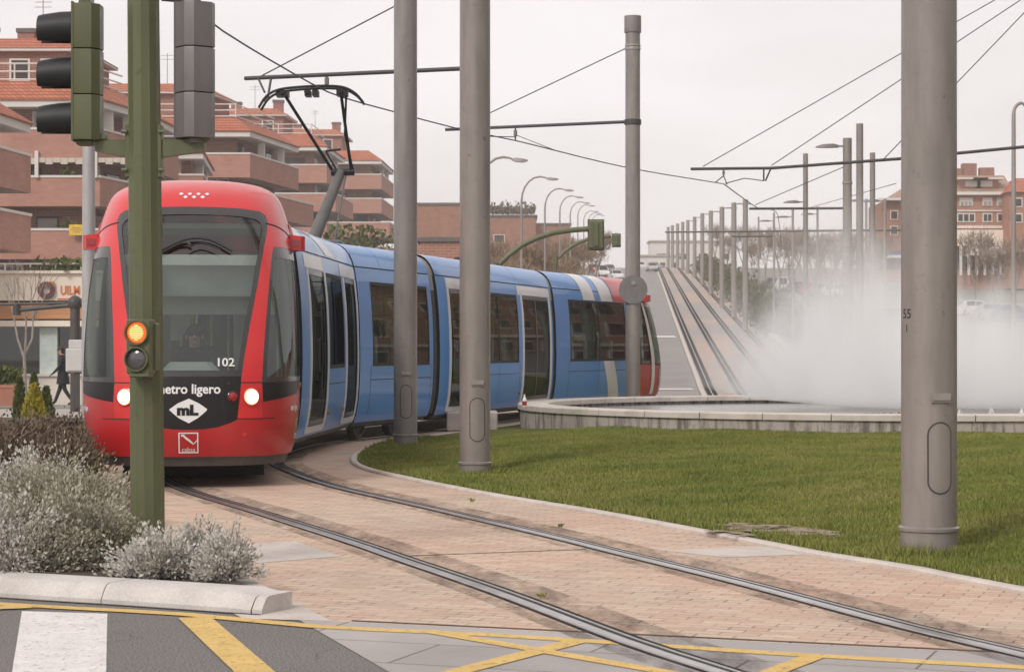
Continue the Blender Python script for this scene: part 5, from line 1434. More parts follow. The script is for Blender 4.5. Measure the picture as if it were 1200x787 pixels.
# white posts, awning of the first block
b = MB(); z0 = 11.1
for k in range(16):
    x = -28 + k * .42; b.box((x, 117.95, 11.93 - .05 * (k % 2)), (.40, .06, .26 + .1 * (k % 2)))
o = b.build('balcony_awning', 'awning'); tag(o, 'scalloped pale awning rolled out under a balcony above the cream shop', 'awning')
for px in (43, 112):
    g = MB(); q = V2(px, 117.9); g.box((q[0] + 21.6 - 21.6 - apt0[2][0], -.12, 11.7 + 1.5), (.2, .14, 1.5)); g.build('post', 'render_white', apt0[0])
# ------------------------------------------------------------------ cream shop
SY = 90.; sx0 = V2(-60, SY)[0]; sx1 = V2(150, SY)[0]
zs = lambda py: CH - (py - HY) * SY / F
t = thing('shop_building', 'low cream shop with dark windows and an orange lettered sign band', 'building', (sx0, SY, -1.1)); o = Vector(t.location)
Wd = sx1 - sx0; zz = lambda py: zs(py) + 1.1
b = MB(); b.box((Wd / 2, 6, zz(475) / 2 + .2), (Wd, 10, .5)); b.box((Wd / 2, 9, 2.6), (Wd, 6, 5.2)); b.build('back_wall', 'curtain_dark', t)
b = MB(); b.box((Wd / 2, .25, zz(336)), (Wd, .5, zz(320) - zz(352))); b.box((Wd / 2, .3, zz(322) + .12), (Wd + .3, .9, .12)); b.build('sign_band', 'cream', t)
b = MB(); b.box((Wd / 2, .2, zz(364)), (Wd, .35, zz(355) - zz(374))); b.build('board_band', 'orange_board', t)
b = MB(); b.box((Wd / 2, .05, zz(379)), (Wd, .7, .25)); b.build('ledge', 'cream', t)
b = MB(); b.box((Wd / 2, .25, zz(460)), (Wd, .5, zz(440) - zz(480))); b.box((Wd / 2, .2, zz(440) + .03), (Wd, .65, .1)); b.build('low_wall', 'cream_low', t)
for px in (-20, 56, 125):
    b = MB(); b.box((V2(px, SY)[0] - sx0, .3, zz(412)), (.75, .35, zz(383) - zz(440))); b.build('pillar', 'pale_panel', t)
b = MB(); b.box((Wd / 2, .42, zz(411)), (Wd, .04, zz(383) - zz(440))); b.build('shop_window', 'shop_glass', t)
for k in range(7):
    b = MB(); b.box((1 + k * 1.1, 2.2, 1.6), (.5, .5, .8)); b.ball((1 + k * 1.1, 2.2, 2.2), .25, 8, 5); b.build('shop_display', ('sign_brown', 'pale_panel', 'orange_board')[k % 3], t)
b = MB(); b.box((Wd / 2, 5.6, 5.55), (Wd, 10, .2)); b.build('roof', 'cream', t)
# letters and the ring of the sign
R = Matrix.Translation((V2(55, SY)[0] - sx0, -.05, zz(340))) @ Matrix.Rotation(PI / 2, 4, 'X')
b = MB(); ring = [(.37, 0), (.37, .1), (.16, .1), (.16, 0)]
b.loft([[(r * math.cos(2 * PI * k / 28), r * math.sin(2 * PI * k / 28), z) for k in range(28)] for r, z in ring + ring[:1]], 0, False, R); b.build('sign_ring', 'sign_brown', t)
b = MB(); q = (V2(61.5, SY)[0] - sx0, -.12, zz(332.5)); b.box(q, (.2, .05, .2)); b.build('sign_leaf', 'sign_orange', t)
v, f = textmesh('UILM', .52, .018); b = MB(); b.add([(V2(82.5, SY)[0] - sx0 + x * .74, -.03, zz(340.5) + y) for x, y in v], f); b.box((V2(83, SY)[0] - sx0, -.02, zz(350)), (1.15, .03, .06)); b.build('sign_letters', 'sign_orange', t)
# railing on the shop roof
b = MB()
for dz in (.15, .55): b.tube([(0, .9, 5.6 + dz), (Wd, .9, 5.6 + dz)], .04, 6)
for k in range(8): b.tube([(k * Wd / 7, .9, 5.5), (k * Wd / 7, .9, 6.15)], .04, 6)
b.build('roof_railing', 'render_white', t)
# ------------------------------------------------------------------ long brick building behind the tram
def row_building(px0, px1, Y, ytop, lab, zg, brick, wins, roof='chimney_cap', rough_top=True):
    x0, x1 = V2(px0, Y)[0], V2(px1, Y)[0]; zt = CH - (ytop - HY) * Y / F
    t = thing('brick_building', lab, 'building', (x0, Y, zg), 0, 'plain brick buildings')
    b = MB(); b.box(((x1 - x0) / 2, 8, (zt - zg) / 2), (x1 - x0, 16, zt - zg)); b.build('wall', brick, t)
    b = MB(); b.box(((x1 - x0) / 2, 8, zt - zg + .15), (x1 - x0 + .5, 16.4, .3)); b.build('roof', roof, t)
    for row, (zf, h_, ws) in enumerate(wins):
        for k in range(int((x1 - x0) / ws)):
            c = (ws * (k + .5), -.03, (zt - zg) * zf); f = MB(); f.box(c, (ws * .45, .12, h_)); fo = f.build('window', 'render_white', t); g = MB(); g.box((c[0], -.10, c[2]), (ws * .38, .04, h_ * .84)); g.build('pane', 'window_dark', fo)
    return t
row_building(484, 556, 300, 240, 'low brick building left of the pole at the lawn tip', 12, 'brick_brown', [(.35, 1.3, 3.5)])
row_building(540, 628, 330, 254, 'long brick building with a ragged dark roof behind the curved lamps', 13, 'brick_brown', [(.2, 1.2, 5), (.62, 1.3, 4)])
row_building(600, 668, 345, 263.5, 'small brick building at the right end of the long one', 13, 'brick_brown', [(.15, 1.2, 6)])
x = V2(490, 140)[0]
row_building(492, 545, 150, 283, 'low orange brick house directly behind the blue tram roof', 1.5, 'brick_red', [(.75, 1.0, 1.8)])
# ------------------------------------------------------------------ brick flats on the right
BY = 250.; bz = H(60, 250)
X0, X1 = V2(1100, BY)[0], V2(1182, BY)[0]
zt = lambda py: CH - (py - HY) * BY / F - bz
t = thing('brick_flats', 'red brick flats with white framed windows and a brown tiled roof', 'building', (X0, BY, bz)); Wd = X1 - X0
b = MB(); b.box((Wd / 2, 6, zt(228) / 2), (Wd, 12, zt(228))); b.build('wall', 'brick_red', t)
b = MB(); b.box((Wd / 2, -.25, zt(228) + .1), (Wd + .8, 1.2, .35)); b.build('eave', 'render_white', t)
b = MB(); b.loft([[(-.5, -.8, zt(227) + .1), (Wd + .5, -.8, zt(227) + .1), (Wd + .5, 12.5, zt(227) + .1), (-.5, 12.5, zt(227) + .1)], [(-.5, 4.5, zt(202)), (Wd + .5, 4.5, zt(202)), (Wd + .5, 7, zt(202)), (-.5, 7, zt(202))]], 0); b.build('roof', 'roof_brown', t)
for px in (1157, 1139):
    d = MB(); xx = V2(px, BY)[0] - X0; d.box((xx, 1.6, zt(215)), (2.6, 2.4, 1.0), 0); do = d.build('dormer', 'brick_red', t); d = MB(); d.box((xx, 1.1, zt(209.5)), (3.6, 3.6, .18)); d.box((xx, .36, zt(215)), (1.4, .1, .7)); d.build('dormer_roof', 'render_white', do)
for px, py in ((1131, 199), (1168, 198), (1147, 193)):
    d = MB(); d.box((V2(px, BY)[0] - X0, 5.5, zt(py + 4)), (1.7, 1.2, 2.0)); d.build('chimney', 'chimney_brick', t)
for py, hh in ((236.5, 8), (255, 9)):
    for px, w in ((1132, 14 if py < 250 else 20), (1157, 10), (1174, 10)):
        f = MB(); f.box((V2(px, BY)[0] - X0, -.04, zt(py)), (w * BY / F + .16, .16, hh * BY / F + .16)); fo = f.build('window', 'render_white', t)
        n = 3 if w > 12 else 2
        for k in range(n):
            g = MB(); g.box((V2(px, BY)[0] - X0 + (k - (n - 1) / 2) * w * BY / F / n, -.14, zt(py) - (.2 if py < 250 else 0)), (w * BY / F / n * .78, .05, hh * BY / F * (.55 if py < 250 else .88))); g.build('pane', 'window_dark' if py > 250 else 'window_pale', fo)
b = MB(); b.box((Wd / 2, -.1, zt(247)), (Wd, .14, .16)); b.box((Wd / 2, -.1, zt(266)), (Wd, .3, .3)); b.build('string_course', 'render_white', t)
b = MB(); b.box((Wd / 2, -.35, zt(279)), (Wd + .2, .8, 1.9)); b.build('fascia', 'cream', t)
b = MB(); b.box((Wd / 2, -.2, zt(300)), (Wd, .3, 3.2)); b.build('shopfront', 'window_dark', t)
for k in range(9):
    b = MB(); b.box((.5 + k * Wd / 8.8, -1.1, zt(304)), (.28, .28, 3.8)); b.build('column', 'render_white', t)
b = MB(); b.add([(V2(1132, BY)[0] - X0, -.9, zt(288)), (Wd, -.9, zt(290)), (Wd, -3.0, zt(297)), (V2(1125, BY)[0] - X0, -3.0, zt(300)), (V2(1132, BY)[0] - X0, -.9, zt(288) - .12), (Wd, -.9, zt(290) - .12), (Wd, -3.0, zt(297) - .12), (V2(1125, BY)[0] - X0, -3.0, zt(300) - .12)], [(0, 1, 2, 3), (7, 6, 5, 4), (0, 3, 7, 4), (3, 2, 6, 7), (2, 1, 5, 6)]); b.build('canopy', 'soffit', t)
X2, X3 = V2(1183, 246)[0], V2(1290, 246)[0]
t = thing('brick_flats', 'red brick neighbour with a brighter roof at the right picture edge', 'building', (X2, 246, bz)); Wd = X3 - X2
b = MB(); b.box((Wd / 2, 6, zt(228) / 2), (Wd, 12, zt(228))); b.build('wall', 'brick_red', t)
b = MB(); b.loft([[(-.3, -.6, zt(228)), (Wd, -.6, zt(228)), (Wd, 12.5, zt(228)), (-.3, 12.5, zt(228))], [(2, 5, zt(208)), (Wd, 5, zt(208)), (Wd, 7, zt(208)), (2, 7, zt(208))]], 0); b.build('roof', 'roof_tile', t)
for px, py in ((1192, 240), (1192, 258), (1215, 240), (1215, 258)):
    f = MB(); f.box((V2(px, 246)[0] - X2, -.04, zt(py)), (1.2, .14, 1.1)); fo = f.build('window', 'render_white', t); g = MB(); g.box((V2(px, 246)[0] - X2, -.12, zt(py)), (.95, .04, .85)); g.build('pane', 'window_dark', fo)
b = MB(); b.box((Wd / 2, -1.2, zt(296)), (Wd, 2.4, .2)); b.build('canopy', 'render_white', t)
X4, X5 = V2(1036, 275)[0], V2(1105, 275)[0]; bz2 = H(50, 275)
t = thing('brick_flats', 'brown brick wing left of the thick right pole, under a pitched roof', 'building', (X4, 275, bz2)); Wd = X5 - X4
za = lambda py: CH - (py - HY) * 275 / F - bz2
b = MB(); b.box((Wd / 2, 6, za(236) / 2), (Wd, 12, za(236))); b.build('wall', 'brick_brown', t)
b = MB(); b.box((.8, -.3, za(234)), (3.2, 2, .3)); b.build('eave', 'render_white', t)
b = MB(); b.loft([[(.6, -.5, za(235)), (Wd, -.5, za(235)), (Wd, 12, za(235)), (.6, 12, za(235))], [(5, 5, za(208)), (Wd, 5, za(208)), (Wd, 7, za(208)), (5, 7, za(208))]], 0); b.build('roof', 'roof_brown', t)
b = MB(); b.box((Wd / 2, -.8, za(297)), (Wd, 1.6, .5)); b.build('awning', 'car_blue', t); b = MB(); b.box((Wd / 2, -.9, za(301)), (Wd, 1.6, .35)); b.build('fascia', 'render_white', t)
for py in (252, 270):
    for k in range(3):
        f = MB(); f.box((1.3 + k * 2.2, -.05, za(py)), (1.0, .14, 1.2)); fo = f.build('window', 'render_white', t); g = MB(); g.box((1.3 + k * 2.2, -.13, za(py)), (.8, .04, 1.0)); g.build('pane', 'window_dark', fo)
b = MB(); b.box((Wd / 2, -.1, za(308)), (Wd, .3, 1.6)); b.build('shopfront', 'window_dark', t)
# far white buildings on the crest
for px, Y, w, yt, lab in ((770, 470, 10, 300, 'pale building on the crest at the end of the road'), (812, 500, 20, 283, 'pale far building beyond the hedge poles')):
    x = V2(px, Y)[0]; zg = H(x, Y) - 1; h_ = CH - (yt - HY) * Y / F - zg
    t = thing('pale_building', lab, 'building', (x, Y, zg), 0, 'pale buildings on the crest')
    b = MB(); b.box((0, 5, h_ / 2), (w, 10, h_)); b.build('wall', 'render_white', t); b = MB(); b.box((0, 5, h_ + .15), (w + .8, 11, .3)); b.build('roof', 'soffit', t)
    for k in range(4):
        b = MB(); b.box((-w / 2 + (k + .5) * w / 4, -.02, h_ * .7), (w / 9, .1, 1.3)); b.build('window', 'window_dark', t)

# the street goes on to the right of the picture: two more blocks stand there and show in the tram's glass
for (x, y, w, d_, h_, rz, br, lab) in ((44, 84, 13, 34, 11, -.18, 'brick_red', 'brick block beyond the right picture edge, facing the fountain'), (60, 132, 12, 30, 14, -.1, 'brick_brown', 'taller brown brick block beyond the right picture edge'), (42, 40, 12, 30, 10, .05, 'brick_brown', 'low brick block right of the fountain, outside the picture')):
    zg = H(x, y) - .5
    t = thing('brick_building', lab, 'building', (x, y, zg), rz, 'plain brick buildings')
    b = MB(); b.box((0, 0, h_ / 2), (w, d_, h_)); b.build('wall', br, t)
    b = MB(); b.box((0, 0, h_ + .15), (w + .8, d_ + .8, .3)); b.build('roof', 'roof_tile', t)
    b = MB(); b.box((-w / 2 - .1, 0, 3.4), (.4, d_, .3)); b.build('string_course', 'render_white', t)
    for fl in range(int(h_ / 3.2)):
        for k in range(int(d_ / 3.4)):
            yy = -d_ / 2 + 1.7 + k * 3.4; zz_ = 1.9 + fl * 3.2
            f = MB(); f.box((-w / 2, yy, zz_), (.16, 1.9, 1.7)); fo = f.build('window', 'render_white', t); g = MB(); g.box((-w / 2 - .07, yy, zz_), (.08, 1.6, 1.4)); g.build('pane', 'window_dark', fo)
# ------------------------------------------------------------------ shrubs of the bed
def leaf_cloud(name, n, shape, size, m_, parent, seed, droop=0., narrow=.35, updir=.5):
    """n small folded leaves; shape(rng) gives a point and an outward direction"""
    r = np.random.default_rng(seed); V = []; Fc = []
    for i in range(n):
        p, d = shape(r)
        d = Vector(d) + Vector(r.normal(size=3)) * .45 + Vector((0, 0, updir)); d.normalize()
        s = d.cross(Vector(r.normal(size=3))); 
        if s.length < 1e-3: continue
        s.normalize(); l = size * (.6 + .8 * r.random()); w = l * narrow
        p = Vector(p); q = p + d * l + Vector((0, 0, -droop * l)); mid = p.lerp(q, .5); nn_ = d.cross(s) * w * .35
        o = len(V); V += [tuple(p), tuple(mid + s * w + nn_), tuple(q), tuple(mid - s * w + nn_)]
        Fc += [(o, o + 1, o + 2), (o, o + 2, o + 3)]
    me = bpy.data.meshes.new(name); me.from_pydata(V, [], Fc); me.materials.append(M[m_]); me.update()
    o = bpy.data.objects.new(name, me); COL.objects.link(o); o.parent = parent
    return o
def shrub(x, y, z, rx, ry, h, label, m_, n, size, seed, sprigs=60, narrow=.3, twiggy=.0):
    t = thing('shrub', label, 'shrub', (x, y, z), 0, 'shrubs of the planted bed')
    rr = np.random.default_rng(seed)
    # upright sprigs end on a lumpy dome, leaves follow them
    tips = []
    for k in range(sprigs):
        a = rr.random() * 2 * PI; u = rr.random() ** .6
        lump = (.62 + .5 * rr.random()) * (1 + .16 * math.sin(3 * a + seed) + .12 * math.sin(7 * a + 2 * seed))
        th = u * PI / 2
        tips.append(Vector((rx * lump * math.sin(th) * math.cos(a), ry * lump * math.sin(th) * math.sin(a), h * lump * (math.cos(th) * .92 + .08))))
    b = MB()
    for q in tips:
        b.tube([(q.x * .12, q.y * .12, 0), (q.x * .55, q.y * .55, q.z * .6), tuple(q)], [.008, .006, .003], 4)
    if twiggy:
        for k in range(int(twiggy)):
            q = tips[k % len(tips)]; e = q * (1.05 + .12 * rr.random()) + Vector(rr.normal(size=3)) * .04; b.tube([tuple(q * .8), tuple(e)], [.003, .0015], 3)
    b.build('stem', 'pale_bark', t)
    def shape(r):
        q = tips[int(r.random() * len(tips))]; s = 1 - .62 * r.random() ** 1.5
        j = Vector(r.normal(size=3)) * (.055 + .05 * (1 - s)) * (rx + h) * .9
        p = Vector((q.x * (.12 + .88 * s), q.y * (.12 + .88 * s), q.z * s)) + j; p.z = max(.01, p.z)
        return p, (q.normalized() + j.normalized() * .5)
    leaf_cloud('foliage', n, shape, size, m_, t, seed + 1, narrow=narrow)
    return t
def sx_(px, Y): return (px - CX) * Y / F
SB = [(190, 12.15, .27, .22, .225, 'low silver leaved shrub at the foot of the olive pole', 'silver_leaf', 8200, .024, 150),
      (262, 11.98, .185, .2, .25, 'small silver leaved shrub at the right tip of the bed', 'silver_leaf', 5200, .023, 100),
      (232, 12.45, .2, .2, .25, 'silver leaved shrub between the small one and the olive pole', 'silver_leaf', 5000, .024, 100),
      (12, 12.42, .26, .25, .40, 'pale silver shrub at the left edge just behind the kerb', 'silver_leaf', 6500, .024, 120),
      (70, 14.0, .46, .45, .53, 'large grey green shrub left of the olive pole', 'greygreen_leaf', 21000, .025, 300),
      (108, 12.75, .28, .28, .38, 'grey green shrub touching the left side of the olive pole', 'greygreen_leaf', 10000, .025, 160),
      (62, 12.5, .27, .25, .44, 'grey green shrub behind the kerb, second from the left edge', 'greygreen_leaf', 8000, .025, 140),
      (-25, 14.2, .48, .45, .48, 'large grey shrub cut by the left picture edge', 'silver_leaf', 15000, .026, 240),
      (30, 16.2, .45, .45, .44, 'grey shrub rising behind the large one on the left', 'silver_leaf', 9000, .030, 180),
      (112, 16.6, .36, .4, .28, 'grey green shrub partly behind the olive pole', 'greygreen_leaf', 5000, .040, 130),
      (-60, 17.5, .5, .5, .5, 'grey shrub outside the left edge, behind the others', 'silver_leaf', 3000, .045, 90)]
for i, (px, Y, rx, ry, h, lab, m_, n, s, sp) in enumerate(SB):
    shrub(sx_(px, Y), Y, .10, rx, ry, h, lab, m_, n, s, 100 + i * 7, sp, twiggy=40 if 'green' in m_ else 25)
# brown low hedge behind
hedge_lab = ('brown heathery shrub at the left edge behind the silver shrubs', 'brown heathery shrub in the middle of its row', 'brown heathery shrub beside the red tram bumper', 'brown heathery shrub of the farther row, left', 'brown heathery shrub of the farther row, in front of the dwarf conifers', 'brown heathery shrub of the farther row, by the grey column')
for i, (px, Y, r, h) in enumerate(((5, 20.5, .55, .52), (52, 21.2, .55, .50), (80, 20.6, .38, .42), (0, 26, .8, .42), (48, 27, .8, .40), (92, 27.5, .6, .40))):
    shrub(sx_(px, Y), Y, .1, r, .6, h, hedge_lab[i], 'brown_leaf', 4200, .045, 400 + i, 150, twiggy=60)
# dwarf conifers
def conifer(px, Y, yt, yb, wpx, m_, lab, seed):
    z0 = CH - (yb - HY) * Y / F; h = (yb - yt) * Y / F; r = wpx * Y / F / 2
    t = thing('dwarf_conifer', lab, 'conifer', (sx_(px, Y), Y, z0), 0, 'dwarf conifers')
    b = MB(); b.tube([(0, 0, -.3), (0, 0, h * .9)], [.04, .01], 6); b.build('trunk', 'bark', t)
    def shape(q):
        z = q.random() ** 1.3; a = q.random() * 2 * PI; rr = r * (1 - z ** 1.6) * (.75 + .3 * q.random()) * (.5 + .5 * min(1, z * 6 + .3))
        return (rr * math.cos(a), rr * math.sin(a), z * h), (math.cos(a) * .5, math.sin(a) * .5, 1.0)
    leaf_cloud('crown', 2600, shape, .09, m_, t, seed, narrow=.28, updir=.4)
conifer(40, 41, 454, 500, 28, 'gold_leaf', 'yellow dwarf conifer in front of the others', 61)
conifer(54, 42, 457, 500, 16, 'green_leaf', 'green dwarf conifer on the right of the yellow one', 62)
conifer(23, 42.5, 445, 500, 12, 'green_leaf', 'slim dark conifer on the left of the yellow one', 63)
conifer(40, 43.5, 441, 500, 17, 'green_leaf', 'tall dark conifer behind the yellow one', 64)
# planter
x = sx_(2, 50)
t = thing('planter', 'terracotta trough with a plant at the left edge in front of the shop', 'planter', (x, 50, 0))
b = MB(); b.loft([[(-.3, -.2, .05), (.3, -.2, .05), (.3, .2, .05), (-.3, .2, .05)], [(-.4, -.27, .48), (.4, -.27, .48), (.4, .27, .48), (-.4, .27, .48)], [(-.42, -.29, .48), (.42, -.29, .48), (.42, .29, .48), (-.42, .29, .48)], [(-.42, -.29, .55), (.42, -.29, .55), (.42, .29, .55), (-.42, .29, .55)]]); b.build('trough', 'terracotta', t)
leaf_cloud('foliage', 900, lambda q: ((q.normal() * .16, q.normal() * .12, .55 + .35 * q.random()), (q.normal(), q.normal(), 1)), .12, 'green_leaf', t, 71)
# ------------------------------------------------------------------ bare trees
def bare_tree_mesh(h, spread, seed, twigs=900, trunk_r=.12, m_='twig', levels=3, tw=.018, fork=.32):
    r = np.random.default_rng(seed); b = MB(); ends = []
    def grow(p, d, l, rad, lev):
        q = p + d * l
        mid = p.lerp(q, .5) + Vector(r.normal(size=3)) * l * .05
        b.tube([p, mid, q], [rad, rad * .8, rad * .62], 5 if lev else 7)
        ends.append((q, d, lev))
        if lev >= levels: return
        for k in range(3 if lev < 2 else 3):
            a = 2 * PI * (k + r.random() * .7) / 3; s = Vector((math.cos(a), math.sin(a), 0))
            nd = (d * (1.0 if lev else .9) + s * spread * (.55 + .4 * r.random()) + Vector((0, 0, .22))).normalized()
            grow(q - d * l * .15 * r.random(), nd, l * (.62 + .2 * r.random()), rad * .55, lev + 1)
    grow(Vector((0, 0, -.2)), Vector((r.normal() * .03, r.normal() * .03, 1)).normalized(), h * fork, trunk_r, 0)
    V = []; Fc = []
    tips = [e for e in ends if e[2] >= 1]
    for i in range(twigs):
        p, d, lev = tips[int(r.random() * len(tips))]
        p = p + Vector(r.normal(size=3)) * h * .035
        e = (d + Vector(r.normal(size=3)) * .6 + Vector((0, 0, .35))).normalized(); l = h * (.05 + .09 * r.random()); s = e.cross(Vector(r.normal(size=3))).normalized() * tw
        o = len(V); V += [tuple(p - s), tuple(p + s), tuple(p + e * l)]; Fc.append((o, o + 1, o + 2))
    me = bpy.data.meshes.new('crown'); me.from_pydata(V, [], Fc); me.materials.append(M[m_]); me.update()
    return b, me
def bare_tree(x, y, z, h, spread, seed, label, m_='twig', group='bare winter trees', bark='bark', **kw):
    t = thing('bare_tree', label, 'tree', (x, y, z), 0, group)
    b, me = bare_tree_mesh(h, spread, seed, m_=m_, **kw); b.build('trunk', bark, t, 50)
    o = bpy.data.objects.new('crown', me); COL.objects.link(o); o.parent = t
    return t
bare_tree(sx_(31, 52), 52, -.1, 3.1, .42, 5, 'thin leafless young tree in front of the cream shop', bark='pale_bark', twigs=60, trunk_r=.06, tw=.006, group='young street trees', fork=.5)
protoL = [bare_tree(sx_(560, 120), 120, H(0, 120), 6.7, .75, 21 + k, lab, 'rust_twig', 'brown winter trees behind the tram', twigs=1500, tw=.035, trunk_r=.13) for k, lab in enumerate(('russet bare tree above the tram roof, right of the pole at the lawn tip', 'russet bare tree in the row behind the tram', 'russet bare tree at the left end of the row behind the tram'))]
protoL[1].location = (sx_(600, 130), 130, H(-1, 130)); protoL[2].location = (sx_(505, 128), 128, H(-5, 128))
for k, (px, Y, lab) in enumerate(((526, 140, 'russet bare tree by the orange brick house'), (585, 142, 'russet bare tree under the nearest curved lamp'), (622, 150, 'russet bare tree beside the second curved lamp post'), (640, 165, 'russet bare tree between the second and third lamp posts'), (655, 185, 'russet bare tree below the smaller green signal mast'), (672, 205, 'russet bare tree under the large green signal'), (686, 230, 'small russet tree right of the large green signal'), (612, 190, 'russet tree in front of the long brick building'), (700, 260, 'far russet tree near the parked cars on the hill'), (632, 215, 'russet tree in front of the small brick building'), (545, 170, 'russet tree in front of the low brick building'), (575, 200, 'russet tree behind the curved mast arm'))):
    x = sx_(px, Y); dup(protoL[k % 3], (x, Y, H(x, Y)), k * 1.3, lab, .9 + .12 * (k % 3))
protoR = [bare_tree(sx_(930, 190), 190, H(25, 190), 8.0, .42, 31 + k, lab, 'twig', 'bare street trees right of the hill', twigs=800, tw=.03) for k, lab in enumerate(('bare tree above the parked cars, left of the tall pole', 'bare tree right of the tall pole above the mist', 'bare tree left of the flat headed lamp pole'))]
protoR[1].location = (sx_(955, 205), 205, H(30, 205)); protoR[2].location = (sx_(972, 185), 185, H(28, 185))
for k, (px, Y, lab) in enumerate(((885, 235, 'bare tree behind the nearest hedge pole'), (898, 260, 'far bare tree left of the slim dark pole'), (915, 230, 'bare tree right of the slim dark pole'), (943, 225, 'bare tree directly behind the tall pole'), (985, 215, 'bare tree behind the flat headed lamp pole'), (1000, 200, 'bare tree between the flat headed and tallest poles'), (1016, 195, 'bare tree behind the short grey pole'), (1028, 215, 'bare tree left of the brown brick wing'), (870, 285, 'far bare tree between the first hedge poles'), (852, 310, 'far bare tree behind the third hedge pole'), (925, 270, 'far bare tree in the gap above the mist'), (1142, 195, 'bare tree in front of the flats, left one'), (1165, 190, 'bare tree in front of the flats, by the canopy'), (1188, 180, 'bare tree at the right edge by the street lamp'), (838, 330, 'far bare tree beyond the fifth hedge pole'), (962, 250, 'far bare tree behind the parked cars'))):
    x = sx_(px, Y); dup(protoR[k % 3], (x, Y, H(x, Y)), k * 1.7, lab, .8 + .15 * (k % 3))
# hedge along the hill track
hp = [p for p in offset(hill, 6.6) if 150 < p.y < 345]
rh = np.random.default_rng(5)
def hshape(q):
    p = hp[int(q.random() ** 1.3 * (len(hp) - 1))]; return (p.x + q.normal() * .75, p.y + q.normal() * 1.2, H(p.x, p.y) + abs(q.normal()) * .8), (0, 0, 1)
o = leaf_cloud('hedge', 26000, hshape, .34, 'hedge_leaf', None, 81, narrow=.45)
tag(o, 'dark green hedge along the right side of the hill track', 'hedge')
# shrubs by the wall at the foot of the apartment blocks, seen over the tram roof
for k, (px, Y, lab) in enumerate(((403, 130, 'green bush below the third apartment block, above the tram roof'), (436, 140, 'green bush beside the white post above the tram roof'), (330 / 3.935, 91.5, 'dark green plants on the shop roof behind the sign'))):
    z = H(sx_(px, Y), Y) if k < 2 else 3.6; top = (266, 268, 309)[k]; h = CH - (top - HY) * Y / F - z
    t = thing('bush', lab, 'bush', (sx_(px, Y), Y, z))
    leaf_cloud('foliage', 900, lambda q: ((q.normal() * .8, q.normal() * .5, h * q.random()), (q.normal(), q.normal(), .6)), .35, 'green_leaf', t, 90 + k)
    b = MB(); b.tube([(0, 0, 0), (0, 0, h * .8)], [.06, .02], 5); b.build('stem', 'bark', t)
# weeds in the paving
for k, (px, Y, lab) in enumerate(((553, 19.3, 'small weed beside the right rail, farther one'), (657, 16.5, 'small weed beside the right rail, nearer one'), (635, 11.85, 'small weed beside the left rail'))):
    t = thing('weed', lab, 'plant', (sx_(px, Y), Y, .006), 0, 'weeds in the paving')
    leaf_cloud('leaves', 26, lambda q: ((q.normal() * .012, q.normal() * .012, .02 * q.random()), (q.normal(), q.normal(), 1.2)), .022, 'grass_blades', t, 95 + k)

for k, (x, y, lab) in enumerate(((31, 72, 'bare tree outside the right edge, before the brick block'), (33, 88, 'bare tree outside the right edge, between two blocks'), (30, 58, 'bare tree outside the right edge, level with the fountain'), (29, 44, 'bare tree outside the right edge, nearest one'))):
    dup(protoR[k % 3], (x, y, H(x, y)), k * 2.1, lab, 1.0)

for k, (px, Y, lab) in enumerate(((500, 104, 'russet bare tree just above the tram roof, left of the pole at the lawn tip'), (531, 110, 'russet bare tree between the two front poles, above the tram roof'), (590, 100, 'russet bare tree right of the pole at the lawn tip, by its lamp'), (604, 108, 'russet bare tree left of the second curved lamp post'), (628, 112, 'russet bare tree right of the second curved lamp post'), (646, 122, 'russet bare tree by the third curved lamp post'), (664, 130, 'russet bare tree under the green signal mast arm'))):
    x = sx_(px, Y); dup(protoL[(k + 1) % 3], (x, Y, H(x, Y)), k * 1.9 + .4, lab, (.86, 1.0, .92)[k % 3])
# ragged creeper along the long building's roof
rb = next(o for o in bpy.data.objects if o.get('label', '').startswith('long brick building'))
leaf_cloud('roof_creeper', 1500, lambda q: ((11.6 * q.random(), .2 + q.normal() * .4, (CH - (254 - HY) * 330 / F - 13) + .3 + abs(q.normal()) * .55), (0, 0, 1)), .5, 'brown_leaf', rb, 84)
# fallen leaves on the lawn
for k, (px, py, lab) in enumerate(((945, 548, 'pale fallen leaf lying in the middle of the lawn'), (1010, 560, 'small fallen leaf on the lawn left of the thick pole'), (760, 570, 'small fallen leaf on the lawn near its kerb'))):
    Y = (CH - .2) * F / (py - HY); x = sx_(px, Y); b = MB(); z = LH(x, Y) + .035
    b.add([(x - .06, Y, z), (x, Y - .025, z + .012), (x + .07, Y + .005, z + .02), (x, Y + .03, z + .004)], [(0, 1, 2), (0, 2, 3)]); tag(b.build('fallen_leaf', 'rust_twig' if k else 'awning'), lab, 'leaf', 'fallen leaves')
